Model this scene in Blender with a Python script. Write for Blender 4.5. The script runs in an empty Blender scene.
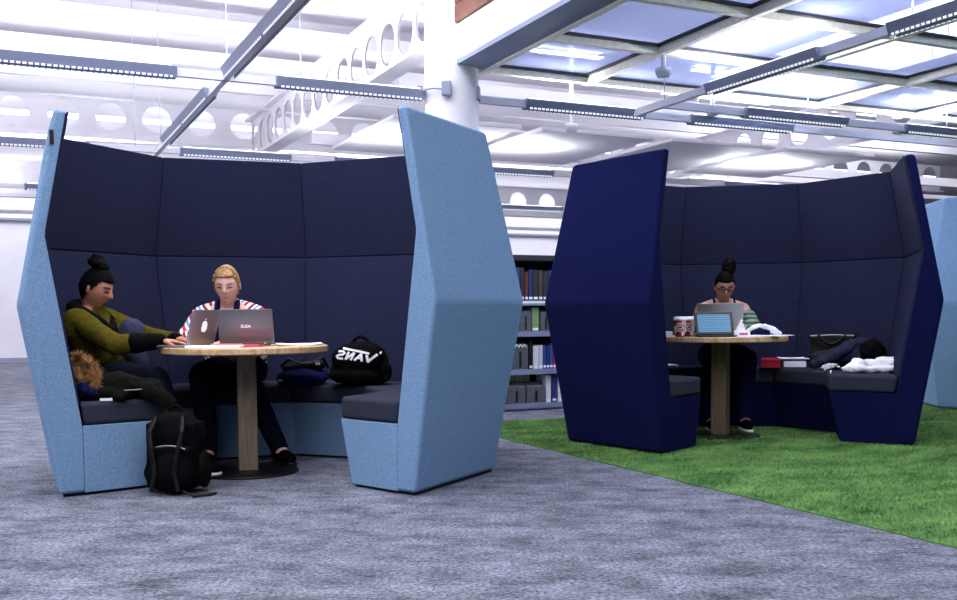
import bpy, bmesh, math, random
import numpy as np
from mathutils import Vector, Matrix, noise
random.seed(7)
rng = np.random.default_rng(7)
SC = bpy.context.scene
COL = SC.collection
PI = math.pi

# ------------------------------------------------------------------ materials
def new_mat(name):
    m = bpy.data.materials.new(name); m.use_nodes = True
    nt = m.node_tree
    b = nt.nodes['Principled BSDF']
    return m, nt, b

def lin(h):
    """#rrggbb -> linear rgba"""
    h = h.lstrip('#')
    c = [int(h[i:i+2], 16)/255 for i in (0, 2, 4)]
    return tuple((x/12.92 if x <= .04045 else ((x+.055)/1.055)**2.4) for x in c) + (1,)

def plain(name, hexcol, rough=.5, metal=0.0, var=.12, scale=30, bump=0.0, bscale=None, sheen=0.0, spec=None):
    m, nt, b = new_mat(name)
    c = lin(hexcol)
    tc = nt.nodes.new('ShaderNodeTexCoord')
    nz = nt.nodes.new('ShaderNodeTexNoise'); nz.inputs['Scale'].default_value = scale; nz.inputs['Detail'].default_value = 4
    nt.links.new(tc.outputs['Object'], nz.inputs['Vector'])
    rp = nt.nodes.new('ShaderNodeValToRGB')
    rp.color_ramp.elements[0].position = .3; rp.color_ramp.elements[1].position = .7
    rp.color_ramp.elements[0].color = tuple(x*(1-var) for x in c[:3])+(1,)
    rp.color_ramp.elements[1].color = tuple(min(1, x*(1+var)) for x in c[:3])+(1,)
    nt.links.new(nz.outputs['Fac'], rp.inputs['Fac'])
    nt.links.new(rp.outputs['Color'], b.inputs['Base Color'])
    b.inputs['Roughness'].default_value = rough; b.inputs['Metallic'].default_value = metal
    if spec is not None: b.inputs['Specular IOR Level'].default_value = spec
    if sheen: b.inputs['Sheen Weight'].default_value = sheen
    if bump:
        n2 = nt.nodes.new('ShaderNodeTexNoise'); n2.inputs['Scale'].default_value = bscale or scale*4; n2.inputs['Detail'].default_value = 3
        nt.links.new(tc.outputs['Object'], n2.inputs['Vector'])
        bp = nt.nodes.new('ShaderNodeBump'); bp.inputs['Strength'].default_value = bump; bp.inputs['Distance'].default_value = .01
        nt.links.new(n2.outputs['Fac'], bp.inputs['Height']); nt.links.new(bp.outputs['Normal'], b.inputs['Normal'])
    return m

def felt(name, hexcol, fleck=.28):
    """upholstery wool: fine mottled flecks"""
    m, nt, b = new_mat(name)
    c = lin(hexcol)
    tc = nt.nodes.new('ShaderNodeTexCoord')
    nz = nt.nodes.new('ShaderNodeTexNoise'); nz.inputs['Scale'].default_value = 110; nz.inputs['Detail'].default_value = 5; nz.inputs['Roughness'].default_value = .75
    nt.links.new(tc.outputs['Object'], nz.inputs['Vector'])
    rp = nt.nodes.new('ShaderNodeValToRGB')
    rp.color_ramp.elements[0].position = .36; rp.color_ramp.elements[1].position = .64
    rp.color_ramp.elements[0].color = tuple(x*(1-fleck) for x in c[:3])+(1,)
    rp.color_ramp.elements[1].color = tuple(min(1, x*(1+fleck)) for x in c[:3])+(1,)
    nt.links.new(nz.outputs['Fac'], rp.inputs['Fac']); nt.links.new(rp.outputs['Color'], b.inputs['Base Color'])
    b.inputs['Roughness'].default_value = .95; b.inputs['Specular IOR Level'].default_value = .06
    bp = nt.nodes.new('ShaderNodeBump'); bp.inputs['Strength'].default_value = .25; bp.inputs['Distance'].default_value = .004
    nt.links.new(nz.outputs['Fac'], bp.inputs['Height']); nt.links.new(bp.outputs['Normal'], b.inputs['Normal'])
    return m

def wood(name, a, bcol, axis_scale=(3, 3, 40), rough=.45):
    m, nt, b = new_mat(name)
    tc = nt.nodes.new('ShaderNodeTexCoord'); mp = nt.nodes.new('ShaderNodeMapping'); mp.inputs['Scale'].default_value = axis_scale
    nz = nt.nodes.new('ShaderNodeTexNoise'); nz.inputs['Scale'].default_value = 2.5; nz.inputs['Detail'].default_value = 6; nz.inputs['Distortion'].default_value = .6
    rp = nt.nodes.new('ShaderNodeValToRGB')
    rp.color_ramp.elements[0].position = .35; rp.color_ramp.elements[1].position = .68
    rp.color_ramp.elements[0].color = lin(a); rp.color_ramp.elements[1].color = lin(bcol)
    nt.links.new(tc.outputs['Object'], mp.inputs['Vector']); nt.links.new(mp.outputs['Vector'], nz.inputs['Vector'])
    nt.links.new(nz.outputs['Fac'], rp.inputs['Fac']); nt.links.new(rp.outputs['Color'], b.inputs['Base Color'])
    b.inputs['Roughness'].default_value = rough
    return m

def emis(name, hexcol, strength):
    m, nt, b = new_mat(name)
    b.inputs['Base Color'].default_value = lin(hexcol)
    b.inputs['Emission Color'].default_value = lin(hexcol); b.inputs['Emission Strength'].default_value = strength
    return m

M = {}
M['pale_blue'] = felt('pale_blue_wool', '#718eae', .22)
M['royal_blue'] = felt('royal_blue_wool', '#0d113a', .25)
M['charcoal'] = felt('charcoal_wool', '#22253c', .3)
M['seat'] = felt('seat_wool', '#30323f', .3)
M['black_gap'] = plain('black_plinth', '#050507', .8)
M['oak'] = wood('oak_top', '#b08a62', '#dcbb92', (3, 40, 6))
M['oak_post'] = wood('oak_post', '#5f5040', '#80705c', (30, 30, 2), .5)
M['black_metal'] = plain('black_metal', '#0a0a0d', .45, .3)
M['white_paint'] = plain('white_paint', '#e2dfe6', .6, var=.03, scale=3)
M['grey_paint'] = plain('grey_paint', '#8d93ab', .5, var=.05, scale=3)
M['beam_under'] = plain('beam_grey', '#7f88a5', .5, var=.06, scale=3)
M['silver'] = plain('silver_alloy', '#a9a8ad', .35, .85, var=.03)
M['grey_alloy'] = plain('grey_alloy', '#77777c', .35, .8, var=.03)
M['black_plastic'] = plain('black_plastic', '#08080b', .4)
M['paper'] = plain('paper_white', '#eeeef8', .7, var=.04)
M['white_cloth'] = plain('white_cloth', '#f2f0f4', .9, var=.05, bump=.3, bscale=60)
M['pink'] = plain('pink_cover', '#d0476a', .5, var=.1)
M['red'] = plain('red_board', '#b01230', .5, var=.1)
M['navy_cloth'] = plain('navy_cloth', '#12163c', .9, var=.3, bump=.4, bscale=80, spec=.08)
M['black_cloth'] = plain('black_cloth', '#030305', .85, var=.35, bump=.4, bscale=90, spec=.08)
M['black_leather'] = plain('black_leather', '#070609', .5, var=.3, bump=.3, bscale=120, spec=.2)
M['dark_jacket'] = plain('dark_jacket_cloth', '#24243a', .7, var=.35, bump=.5, bscale=50, spec=.08)
M['olive'] = plain('olive_wool', '#4c4510', .9, var=.22, scale=60, bump=.4, bscale=160  , spec=.08)
M['parka'] = plain('parka_cloth', '#0b0d08', .9, var=.3, bump=.5, bscale=60, spec=.08)
M['jean_grey'] = plain('grey_denim', '#3a3a50', .9, var=.2, scale=80, spec=.08)
M['dark_trouser'] = plain('dark_trousers', '#0f1020', .9, var=.2, spec=.08)
M['skin_brown'] = plain('brown_skin', '#b97d63', .5, var=.05, scale=12)
M['skin_fair'] = plain('fair_skin', '#dcaba0', .5, var=.05, scale=12)
M['skin_tan'] = plain('tan_skin', '#c08a7c', .5, var=.05, scale=12)
M['lip'] = plain('lip_rose', '#8c3c40', .45)
M['lip_pale'] = plain('lip_pale', '#b5696a', .45)
M['eye_dark'] = plain('dark_lashes', '#140e10', .4)
M['hair_black'] = plain('black_hair', '#040304', .8, var=.5, scale=40, bump=.6, bscale=60, spec=.08)
M['hair_blond'] = plain('blond_hair', '#a07c50', .75, var=.55, scale=45, bump=.6, bscale=60)
M['hair_dark'] = plain('dark_brown_hair', '#060405', .8, var=.5, scale=40, bump=.6, bscale=60, spec=.08)
M['rubber_white'] = plain('white_rubber', '#e6e6ea', .6)
M['cup_red'] = plain('cup_red', '#7a1a22', .45, var=.06)
M['white_plastic'] = plain('white_plastic', '#ececf2', .45, var=.02)
M['timber'] = wood('timber_fascia', '#4c2413', '#68351d', (2, 2, 6))
M['brass'] = plain('cream_bar', '#efe9d8', .45, 0, var=.1)
M['dark_strip'] = plain('dark_gasket', '#23242c', .6)
M['shelf_grey'] = plain('shelf_grey', '#7d87a6', .5, var=.05)
M['shelf_dark'] = plain('shelf_dark', '#15161e', .7)
M['file_grey'] = plain('grey_file', '#54565f', .6, var=.12)
M['fur'] = plain('fur_tan', '#8a6743', .8, var=.5, scale=25, spec=.08)
M['green_sleeve'] = None

# carpet : lavender grey tiles with streaky wear and fine loop speckle
def carpet():
    m, nt, b = new_mat('carpet_lavender_grey')
    tc = nt.nodes.new('ShaderNodeTexCoord')
    mp = nt.nodes.new('ShaderNodeMapping'); mp.inputs['Rotation'].default_value = (0, 0, .2); mp.inputs['Scale'].default_value = (.85, 1.3, 1)
    nt.links.new(tc.outputs['Object'], mp.inputs['Vector'])
    big = nt.nodes.new('ShaderNodeTexNoise'); big.inputs['Scale'].default_value = 4.2; big.inputs['Detail'].default_value = 10; big.inputs['Roughness'].default_value = .8
    nt.links.new(mp.outputs['Vector'], big.inputs['Vector'])
    fine = nt.nodes.new('ShaderNodeTexNoise'); fine.inputs['Scale'].default_value = 62; fine.inputs['Detail'].default_value = 5; fine.inputs['Roughness'].default_value = .8
    nt.links.new(tc.outputs['Object'], fine.inputs['Vector'])
    r1 = nt.nodes.new('ShaderNodeValToRGB'); r1.color_ramp.elements[0].position = .36; r1.color_ramp.elements[1].position = .64
    r1.color_ramp.elements[0].color = lin('#3e4049'); r1.color_ramp.elements[1].color = lin('#7c7e8c')
    nt.links.new(big.outputs['Fac'], r1.inputs['Fac'])
    r2 = nt.nodes.new('ShaderNodeValToRGB'); r2.color_ramp.elements[0].position = .34; r2.color_ramp.elements[1].position = .66
    r2.color_ramp.elements[0].color = (.1, .1, .14, 1); r2.color_ramp.elements[1].color = (1.9, 1.9, 1.86, 1)
    nt.links.new(fine.outputs['Fac'], r2.inputs['Fac'])
    mx = nt.nodes.new('ShaderNodeMix'); mx.data_type = 'RGBA'; mx.blend_type = 'MULTIPLY'; mx.inputs['Factor'].default_value = 1
    nt.links.new(r1.outputs['Color'], mx.inputs['A']); nt.links.new(r2.outputs['Color'], mx.inputs['B'])
    nt.links.new(mx.outputs['Result'], b.inputs['Base Color'])
    b.inputs['Roughness'].default_value = .95; b.inputs['Specular IOR Level'].default_value = .1
    bp = nt.nodes.new('ShaderNodeBump'); bp.inputs['Strength'].default_value = .5; bp.inputs['Distance'].default_value = .01
    nt.links.new(fine.outputs['Fac'], bp.inputs['Height']); nt.links.new(bp.outputs['Normal'], b.inputs['Normal'])
    return m
M['carpet'] = carpet()

def grass_mat(name, dark, light):
    m, nt, b = new_mat(name)
    tc = nt.nodes.new('ShaderNodeTexCoord')
    mp = nt.nodes.new('ShaderNodeMapping'); mp.inputs['Scale'].default_value = (.8, 1.5, 1)
    nt.links.new(tc.outputs['Object'], mp.inputs['Vector'])
    big = nt.nodes.new('ShaderNodeTexNoise'); big.inputs['Scale'].default_value = 2.6; big.inputs['Detail'].default_value = 9; big.inputs['Roughness'].default_value = .72
    nt.links.new(mp.outputs['Vector'], big.inputs['Vector'])
    r = nt.nodes.new('ShaderNodeValToRGB'); r.color_ramp.elements[0].position = .34; r.color_ramp.elements[1].position = .66
    r.color_ramp.elements[0].color = lin(dark); r.color_ramp.elements[1].color = lin(light)
    nt.links.new(big.outputs['Fac'], r.inputs['Fac']); nt.links.new(r.outputs['Color'], b.inputs['Base Color'])
    b.inputs['Roughness'].default_value = .8; b.inputs['Specular IOR Level'].default_value = .2
    return m
M['turf'] = grass_mat('turf_green', '#325c2f', '#86ab66')
M['turf_base'] = grass_mat('turf_base', '#264f22', '#5d8642')

def stripes_mat():
    """knitted cardigan: horizontal bands of white, red, blue and navy"""
    m, nt, b = new_mat('striped_knit')
    tc = nt.nodes.new('ShaderNodeTexCoord'); sp = nt.nodes.new('ShaderNodeSeparateXYZ')
    nt.links.new(tc.outputs['Object'], sp.inputs['Vector'])
    ab = nt.nodes.new('ShaderNodeMath'); ab.operation = 'ABSOLUTE'
    ad0 = nt.nodes.new('ShaderNodeMath'); ad0.operation = 'ADD'; ad0.inputs[1].default_value = 0.0
    nt.links.new(sp.outputs['X'], ad0.inputs[0]); nt.links.new(ad0.outputs[0], ab.inputs[0])
    ml = nt.nodes.new('ShaderNodeMath'); ml.operation = 'MULTIPLY'; ml.inputs[1].default_value = -1.1
    nt.links.new(ab.outputs[0], ml.inputs[0])
    ad = nt.nodes.new('ShaderNodeMath'); ad.operation = 'ADD'
    nt.links.new(sp.outputs['Z'], ad.inputs[0]); nt.links.new(ml.outputs[0], ad.inputs[1])
    m2 = nt.nodes.new('ShaderNodeMath'); m2.operation = 'MULTIPLY'; m2.inputs[1].default_value = 7.2
    nt.links.new(ad.outputs[0], m2.inputs[0])
    fr = nt.nodes.new('ShaderNodeMath'); fr.operation = 'FRACT'; nt.links.new(m2.outputs[0], fr.inputs[0])
    rp = nt.nodes.new('ShaderNodeValToRGB'); rp.color_ramp.interpolation = 'CONSTANT'
    cols = [(0, '#e8e6e6'), (.2, '#b3222c'), (.40, '#e4e2e4'), (.52, '#6f88b8'), (.68, '#e8e6e6'), (.8, '#20204a'), (.9, '#c43a40')]
    els = rp.color_ramp.elements
    els[0].position = 0; els[0].color = lin(cols[0][1]); els[1].position = cols[1][0]; els[1].color = lin(cols[1][1])
    for p_, c_ in cols[2:]:
        e = els.new(p_); e.color = lin(c_)
    nt.links.new(fr.outputs[0], rp.inputs['Fac']); nt.links.new(rp.outputs['Color'], b.inputs['Base Color'])
    b.inputs['Roughness'].default_value = .95
    return m
M['knit'] = stripes_mat()

def sleeve_mat():
    m, nt, b = new_mat('green_striped_sleeve')
    tc = nt.nodes.new('ShaderNodeTexCoord'); wv = nt.nodes.new('ShaderNodeTexWave'); wv.bands_direction = 'Z'
    wv.inputs['Scale'].default_value = 9; wv.inputs['Distortion'].default_value = 2
    nt.links.new(tc.outputs['Object'], wv.inputs['Vector'])
    rp = nt.nodes.new('ShaderNodeValToRGB'); rp.color_ramp.elements[0].color = lin('#23342e'); rp.color_ramp.elements[1].color = lin('#7d9a80')
    nt.links.new(wv.outputs['Fac'], rp.inputs['Fac']); nt.links.new(rp.outputs['Color'], b.inputs['Base Color'])
    b.inputs['Roughness'].default_value = .9
    return m
M['green_sleeve'] = sleeve_mat()

def louvre_mat():
    """lit louvre of a strip light: bright cells between dark cross blades"""
    m, nt, b = new_mat('lit_louvre')
    tc = nt.nodes.new('ShaderNodeTexCoord'); sp = nt.nodes.new('ShaderNodeSeparateXYZ'); nt.links.new(tc.outputs['Object'], sp.inputs['Vector'])
    m1 = nt.nodes.new('ShaderNodeMath'); m1.operation = 'MULTIPLY'; m1.inputs[1].default_value = 26; nt.links.new(sp.outputs['X'], m1.inputs[0])
    fr = nt.nodes.new('ShaderNodeMath'); fr.operation = 'FRACT'; nt.links.new(m1.outputs[0], fr.inputs[0])
    gt = nt.nodes.new('ShaderNodeMath'); gt.operation = 'GREATER_THAN'; gt.inputs[1].default_value = .3; nt.links.new(fr.outputs[0], gt.inputs[0])
    ms = nt.nodes.new('ShaderNodeMath'); ms.operation = 'MULTIPLY'; ms.inputs[1].default_value = 1.2; nt.links.new(gt.outputs[0], ms.inputs[0])
    b.inputs['Base Color'].default_value = lin('#5c6278'); b.inputs['Emission Color'].default_value = lin('#eef0ff')
    nt.links.new(ms.outputs[0], b.inputs['Emission Strength'])
    return m
M['louvre'] = louvre_mat()
M['diffuser'] = emis('lit_diffuser', '#e6eaf8', .8)
M['tube'] = emis('lit_tube', '#f6f6ff', 1.6)
M['glow_panel'] = emis('glow_panel_white', '#f4f6ff', 4.2)  # for the glowing panels added under the ceiling

def screen_mat():
    m, nt, b = new_mat('tablet_screen_lit')
    tc = nt.nodes.new('ShaderNodeTexCoord'); wv = nt.nodes.new('ShaderNodeTexWave'); wv.bands_direction = 'Z'; wv.inputs['Scale'].default_value = 22; wv.inputs['Distortion'].default_value = .5
    nt.links.new(tc.outputs['Object'], wv.inputs['Vector'])
    rp = nt.nodes.new('ShaderNodeValToRGB'); rp.color_ramp.elements[0].color = lin('#4f86b4'); rp.color_ramp.elements[1].color = lin('#78b0d8')
    nt.links.new(wv.outputs['Fac'], rp.inputs['Fac']); nt.links.new(rp.outputs['Color'], b.inputs['Emission Color'])
    b.inputs['Base Color'].default_value = lin('#0a1420'); b.inputs['Emission Strength'].default_value = .75; b.inputs['Roughness'].default_value = .2
    return m
M['screen'] = screen_mat()

def glass_mat():
    """walk-on glass: tinted see-through with a soft mirror on top"""
    m, nt, b = new_mat('glass_floor_pane')
    nt.nodes.remove(b)
    out = nt.nodes['Material Output']
    tr = nt.nodes.new('ShaderNodeBsdfTransparent'); tr.inputs['Color'].default_value = (.74, .78, .92, 1)
    gl = nt.nodes.new('ShaderNodeBsdfGlossy'); gl.inputs['Color'].default_value = (.8, .85, 1, 1); gl.inputs['Roughness'].default_value = .04
    tc = nt.nodes.new('ShaderNodeTexCoord'); nz = nt.nodes.new('ShaderNodeTexNoise'); nz.inputs['Scale'].default_value = 2.2; nz.inputs['Detail'].default_value = 5
    nt.links.new(tc.outputs['Object'], nz.inputs['Vector'])
    rp = nt.nodes.new('ShaderNodeValToRGB'); rp.color_ramp.elements[0].color = (.04, .04, .04, 1); rp.color_ramp.elements[1].color = (.22, .22, .22, 1)
    nt.links.new(nz.outputs['Fac'], rp.inputs['Fac'])
    mx = nt.nodes.new('ShaderNodeMixShader'); nt.links.new(rp.outputs['Color'], mx.inputs['Fac'])
    nt.links.new(tr.outputs[0], mx.inputs[1]); nt.links.new(gl.outputs[0], mx.inputs[2])
    df = nt.nodes.new('ShaderNodeBsdfTranslucent'); df.inputs['Color'].default_value = (.62, .68, .86, 1)
    d2 = nt.nodes.new('ShaderNodeBsdfDiffuse'); d2.inputs['Color'].default_value = (.62, .68, .86, 1)
    m0 = nt.nodes.new('ShaderNodeMixShader'); m0.inputs['Fac'].default_value = .5; nt.links.new(df.outputs[0], m0.inputs[1]); nt.links.new(d2.outputs[0], m0.inputs[2])
    m2 = nt.nodes.new('ShaderNodeMixShader'); m2.inputs['Fac'].default_value = .28
    nt.links.new(mx.outputs[0], m2.inputs[1]); nt.links.new(m0.outputs[0], m2.inputs[2]); nt.links.new(m2.outputs[0], out.inputs['Surface'])
    return m
M['pane'] = glass_mat()

# ------------------------------------------------------------------ mesh helpers
def link(name, me, m=None, parent=None, smooth=False, bevel=0, seg=2, angle=30, subsurf=0):
    if m is not None and not me.materials: me.materials.append(m)
    if smooth:
        me.polygons.foreach_set('use_smooth', [True]*len(me.polygons))
    o = bpy.data.objects.new(name, me); COL.objects.link(o)
    if parent is not None: o.parent = parent
    if bevel:
        md = o.modifiers.new('bevel', 'BEVEL'); md.width = bevel; md.segments = seg; md.limit_method = 'ANGLE'; md.angle_limit = math.radians(angle); md.harden_normals = False
    if subsurf:
        md = o.modifiers.new('sub', 'SUBSURF'); md.levels = subsurf; md.render_levels = subsurf
    return o

def bm_mesh(bm, name='m'):
    bmesh.ops.recalc_face_normals(bm, faces=bm.faces)
    me = bpy.data.meshes.new(name); bm.to_mesh(me); bm.free(); return me

def obj(name, bm, m, parent=None, **k):
    return link(name, bm_mesh(bm, name), m, parent, **k)

def add_box(bm, c, s, R=None):
    r = bmesh.ops.create_cube(bm, size=1)
    for v in r['verts']:
        p = Vector((v.co.x*s[0], v.co.y*s[1], v.co.z*s[2]))
        if R is not None: p = R @ p
        v.co = p + Vector(c)
    return r['verts']

def add_prism(bm, loop0, loop1, cap=True):
    a = [bm.verts.new(p) for p in loop0]; b = [bm.verts.new(p) for p in loop1]
    n = len(a)
    for i in range(n):
        bm.faces.new((a[i], a[(i+1) % n], b[(i+1) % n], b[i]))
    if cap:
        bm.faces.new(list(reversed(a))); bm.faces.new(b)
    return a, b

def add_cyl(bm, p0, p1, r0, r1=None, n=16, cap=True):
    r1 = r0 if r1 is None else r1
    p0, p1 = Vector(p0), Vector(p1); d = (p1-p0).normalized()
    u = d.orthogonal().normalized(); w = d.cross(u)
    add_prism(bm, [p0+(u*math.cos(2*PI*i/n)+w*math.sin(2*PI*i/n))*r0 for i in range(n)],
              [p1+(u*math.cos(2*PI*i/n)+w*math.sin(2*PI*i/n))*r1 for i in range(n)], cap)

def add_tube(bm, pts, r, n=8, rs=None):
    pts = [Vector(p) for p in pts]
    rings = []
    u = None
    for i, p in enumerate(pts):
        d = (pts[min(i+1, len(pts)-1)]-pts[max(i-1, 0)]).normalized()
        if u is None: u = d.orthogonal().normalized()
        u = (u-d*u.dot(d)).normalized(); w = d.cross(u)
        rr = rs[i] if rs else r
        rings.append([bm.verts.new(p+(u*math.cos(2*PI*k/n)+w*math.sin(2*PI*k/n))*rr) for k in range(n)])
    for a, b in zip(rings, rings[1:]):
        for k in range(n): bm.faces.new((a[k], a[(k+1) % n], b[(k+1) % n], b[k]))
    bm.faces.new(list(reversed(rings[0]))); bm.faces.new(rings[-1])

def add_lathe(bm, prof, c=(0, 0, 0), n=32):
    rings = []
    for r, z in prof:
        if r < 1e-5: rings.append([bm.verts.new((c[0], c[1], c[2]+z))])
        else: rings.append([bm.verts.new((c[0]+r*math.cos(2*PI*i/n), c[1]+r*math.sin(2*PI*i/n), c[2]+z)) for i in range(n)])
    for a, b in zip(rings, rings[1:]):
        for i in range(n):
            j = (i+1) % n
            if len(a) == 1 and len(b) == 1: continue
            if len(a) == 1: bm.faces.new((a[0], b[j], b[i]))
            elif len(b) == 1: bm.faces.new((a[i], a[j], b[0]))
            else: bm.faces.new((a[i], a[j], b[j], b[i]))

def add_ellipsoid(bm, c, r, R=None, u=20, v=14):
    res = bmesh.ops.create_uvsphere(bm, u_segments=u, v_segments=v, radius=1)
    for w in res['verts']:
        p = Vector((w.co.x*r[0], w.co.y*r[1], w.co.z*r[2]))
        if R is not None: p = R @ p
        w.co = p+Vector(c)

def add_capsule(bm, p0, r0, p1, r1, n=16):
    """tapered limb with round ends"""
    p0, p1 = Vector(p0), Vector(p1)
    d = p1-p0; L = d.length
    if L < 1e-6: d = Vector((0, 0, 1))
    d.normalize(); u = d.orthogonal().normalized(); w = d.cross(u)
    prof = []
    for k in range(6):
        t = -PI/2+PI/2*k/5; prof.append((p0+d*math.sin(t)*r0, math.cos(t)*r0))
    for k in range(6):
        t = PI/2*k/5; prof.append((p1+d*math.sin(t)*r1, math.cos(t)*r1))
    rings = []
    for c, r in prof:
        r = max(r, 1e-4)
        rings.append([bm.verts.new(c+(u*math.cos(2*PI*i/n)+w*math.sin(2*PI*i/n))*r) for i in range(n)])
    for a, b in zip(rings, rings[1:]):
        for i in range(n): bm.faces.new((a[i], a[(i+1) % n], b[(i+1) % n], b[i]))
    bm.faces.new(list(reversed(rings[0]))); bm.faces.new(rings[-1])

def chain(bm, pts):
    """pts: (point, radius) pairs"""
    for (a, ra), (b, rb) in zip(pts, pts[1:]): add_capsule(bm, a, ra, b, rb)

def fused(bm, voxel, smooth=4, wrinkle=0, wscale=12, seed=0):
    """melt overlapping pieces into one continuous skin"""
    me = bm_mesh(bm)
    o = bpy.data.objects.new('tmp', me); COL.objects.link(o)
    md = o.modifiers.new('r', 'REMESH'); md.mode = 'VOXEL'; md.voxel_size = voxel; md.adaptivity = 0
    if smooth:
        ms = o.modifiers.new('s', 'SMOOTH'); ms.factor = .5; ms.iterations = smooth
    dg = bpy.context.evaluated_depsgraph_get(); dg.update()
    out = bpy.data.meshes.new_from_object(o.evaluated_get(dg))
    bpy.data.objects.remove(o)
    if wrinkle:
        out.update()
        for v in out.vertices:
            p = v.co*wscale+Vector((seed*7.3, seed*3.1, 0))
            k = noise.noise(p)+.5*noise.noise(p*2.3)
            v.co = v.co+v.normal*(k*wrinkle)
    out.polygons.foreach_set('use_smooth', [True]*len(out.polygons))
    return out

def thing(name, label, cat, loc=(0, 0, 0), rz=0, group=None):
    o = bpy.data.objects.new(name, None); COL.objects.link(o); o.empty_display_size = .1
    o.location = loc; o.rotation_euler = (0, 0, rz); o['label'] = label; o['category'] = cat
    if group: o['group'] = group
    return o

def tag(o, label, cat, group=None, kind=None):
    o['label'] = label; o['category'] = cat
    if group: o['group'] = group
    if kind: o['kind'] = kind
    return o

def struct(o, label=None):
    o['kind'] = 'structure'
    if label: o['label'] = label
    return o

def copy_tree(o, parent=None):
    c = o.copy(); COL.objects.link(c)
    if parent is not None: c.parent = parent
    for ch in list(o.children): copy_tree(ch, c)
    return c

# ------------------------------------------------------------------ building grid (turned 25.3 degrees to the camera)
TH = math.radians(25.3)
O0 = Vector((-.225, 8.2, 0))
AV = Vector((-math.sin(TH), math.cos(TH), 0)); BV = Vector((math.cos(TH), math.sin(TH), 0))
def G(a, b, z=0): return O0+AV*a+BV*b+Vector((0, 0, z))
RG = Matrix(((BV.x, AV.x, 0), (BV.y, AV.y, 0), (0, 0, 1)))      # local x = b, local y = a
def gbox(bm, a0, a1, b0, b1, z0, z1):
    c = G((a0+a1)/2, (b0+b1)/2, (z0+z1)/2)
    return add_box(bm, c, (abs(b1-b0), abs(a1-a0), abs(z1-z0)), RG)

# ================================================================== SETTING
bm = bmesh.new(); add_box(bm, (0, 12, -.05), (60, 60, .1))
struct(obj('floor', bm, M['carpet']))
bm = bmesh.new()
# no openings needed in the slab: added glow panels are set flush below it
add_box(bm, (0, 12, 4.65), (60, 60, .1))
struct(obj('ceiling', bm, M['white_paint']))

# artificial turf under the glass deck
def turf():
    root = thing('turf_carpet', 'bright green artificial grass carpet laid under the blue booth', 'grass carpet', G(0, 0, 0), TH)
    bm = bmesh.new(); add_box(bm, (4.5, -6.0, .003), (9, 12.1, .006))
    obj('backing', bm, M['turf_base'], root)
    n = 230000
    # denser towards the middle of the hall
    a = .05-5.6*rng.random(n)**1.15; b = 6.2*rng.random(n)
    h = .009+.012*rng.random(n); th = rng.random(n)*2*PI; w = .0028+.002*rng.random(n)
    lx = (rng.random(n)-.5)*.022; ly = (rng.random(n)-.5)*.022
    v = np.empty((n, 3, 3), np.float32)
    v[:, 0, 0] = b-np.cos(th)*w; v[:, 0, 1] = a-np.sin(th)*w; v[:, 0, 2] = .004
    v[:, 1, 0] = b+np.cos(th)*w; v[:, 1, 1] = a+np.sin(th)*w; v[:, 1, 2] = .004
    v[:, 2, 0] = b+lx; v[:, 2, 1] = a+ly; v[:, 2, 2] = .004+h
    me = bpy.data.meshes.new('turf_blades')
    me.vertices.add(3*n); me.vertices.foreach_set('co', v.ravel())
    me.loops.add(3*n); me.loops.foreach_set('vertex_index', np.arange(3*n, dtype=np.int32))
    me.polygons.add(n); me.polygons.foreach_set('loop_start', np.arange(0, 3*n, 3, dtype=np.int32)); me.polygons.foreach_set('loop_total', np.full(n, 3, np.int32))
    me.update(calc_edges=True)
    o = link('turf_blades', me, M['turf'], root); o['kind'] = 'stuff'
turf()

# far walls
bm = bmesh.new(); gbox(bm, 15.3, 15.5, -22, 34, 0, 4.6); struct(obj('wall_back', bm, M['white_paint']))
bm = bmesh.new(); gbox(bm, 15.22, 15.3, -16, 26, 2.92, 2.97); struct(obj('trim_1', bm, M['grey_paint']))
bm = bmesh.new(); gbox(bm, 15.27, 15.3, -16, 26, 0, .1); struct(obj('baseboard_back', bm, M['grey_paint']))

# round column
bm = bmesh.new(); add_lathe(bm, [(0, 0), (.216, 0), (.216, 4.6), (0, 4.6)], G(0, 0.03, 0), 48)
struct(obj('column', bm, M['white_paint'], smooth=False, bevel=0))
for p_ in bpy.data.objects['column'].data.polygons: p_.use_smooth = len(p_.vertices) == 4 and abs(p_.normal.z) < .5
# junction bracket boxes and cable on the column
cb = thing('column_clamp', 'grey junction boxes joined by a cable strapped round the white column', 'clamp', G(0, 0, 2.7))
def lc(p): return Vector(p)-Vector(G(0, 0, 2.7))
for nm, ang in (('junction_box', 193), ('junction_box', 268), ('junction_box', 352)):
    R = Matrix.Rotation(math.radians(ang), 3, 'Z'); bm = bmesh.new()
    add_box(bm, R @ Vector((.235, 0, -.01)), (.045, .075, .11), R)
    obj(nm, bm, M['grey_paint'], cb, bevel=.006)
bm = bmesh.new()
add_tube(bm, [Matrix.Rotation(math.radians(t), 3, 'Z') @ Vector((.228, 0, -.02+.02*math.sin((t-193)/75*PI))) for t in range(193, 269, 5)], .007)
obj('cable', bm, M['grey_paint'], cb)

# main white beam carrying the glass deck, timber fascia above it
bm = bmesh.new(); gbox(bm, -8, -.14, -.005, .06, 2.92, 3.2); gbox(bm, -8, -.14, .06, .24, 3.16, 3.2)
struct(obj('main_beam', bm, M['white_paint'], bevel=.006), 'deep white beam running from the round column towards the right front')
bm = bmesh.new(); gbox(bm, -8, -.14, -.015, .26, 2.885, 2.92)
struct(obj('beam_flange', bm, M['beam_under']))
bm = bmesh.new()
for k in range(6): gbox(bm, -8, -.19, -.03, .05, 3.205+k*.14, 3.34+k*.14)
struct(obj('timber_fascia', bm, M['timber'], bevel=.006))
bm = bmesh.new(); gbox(bm, -.19, -.165, -.036, .06, 3.203, 4.1); struct(obj('trim_2', bm, M['timber']))

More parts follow.
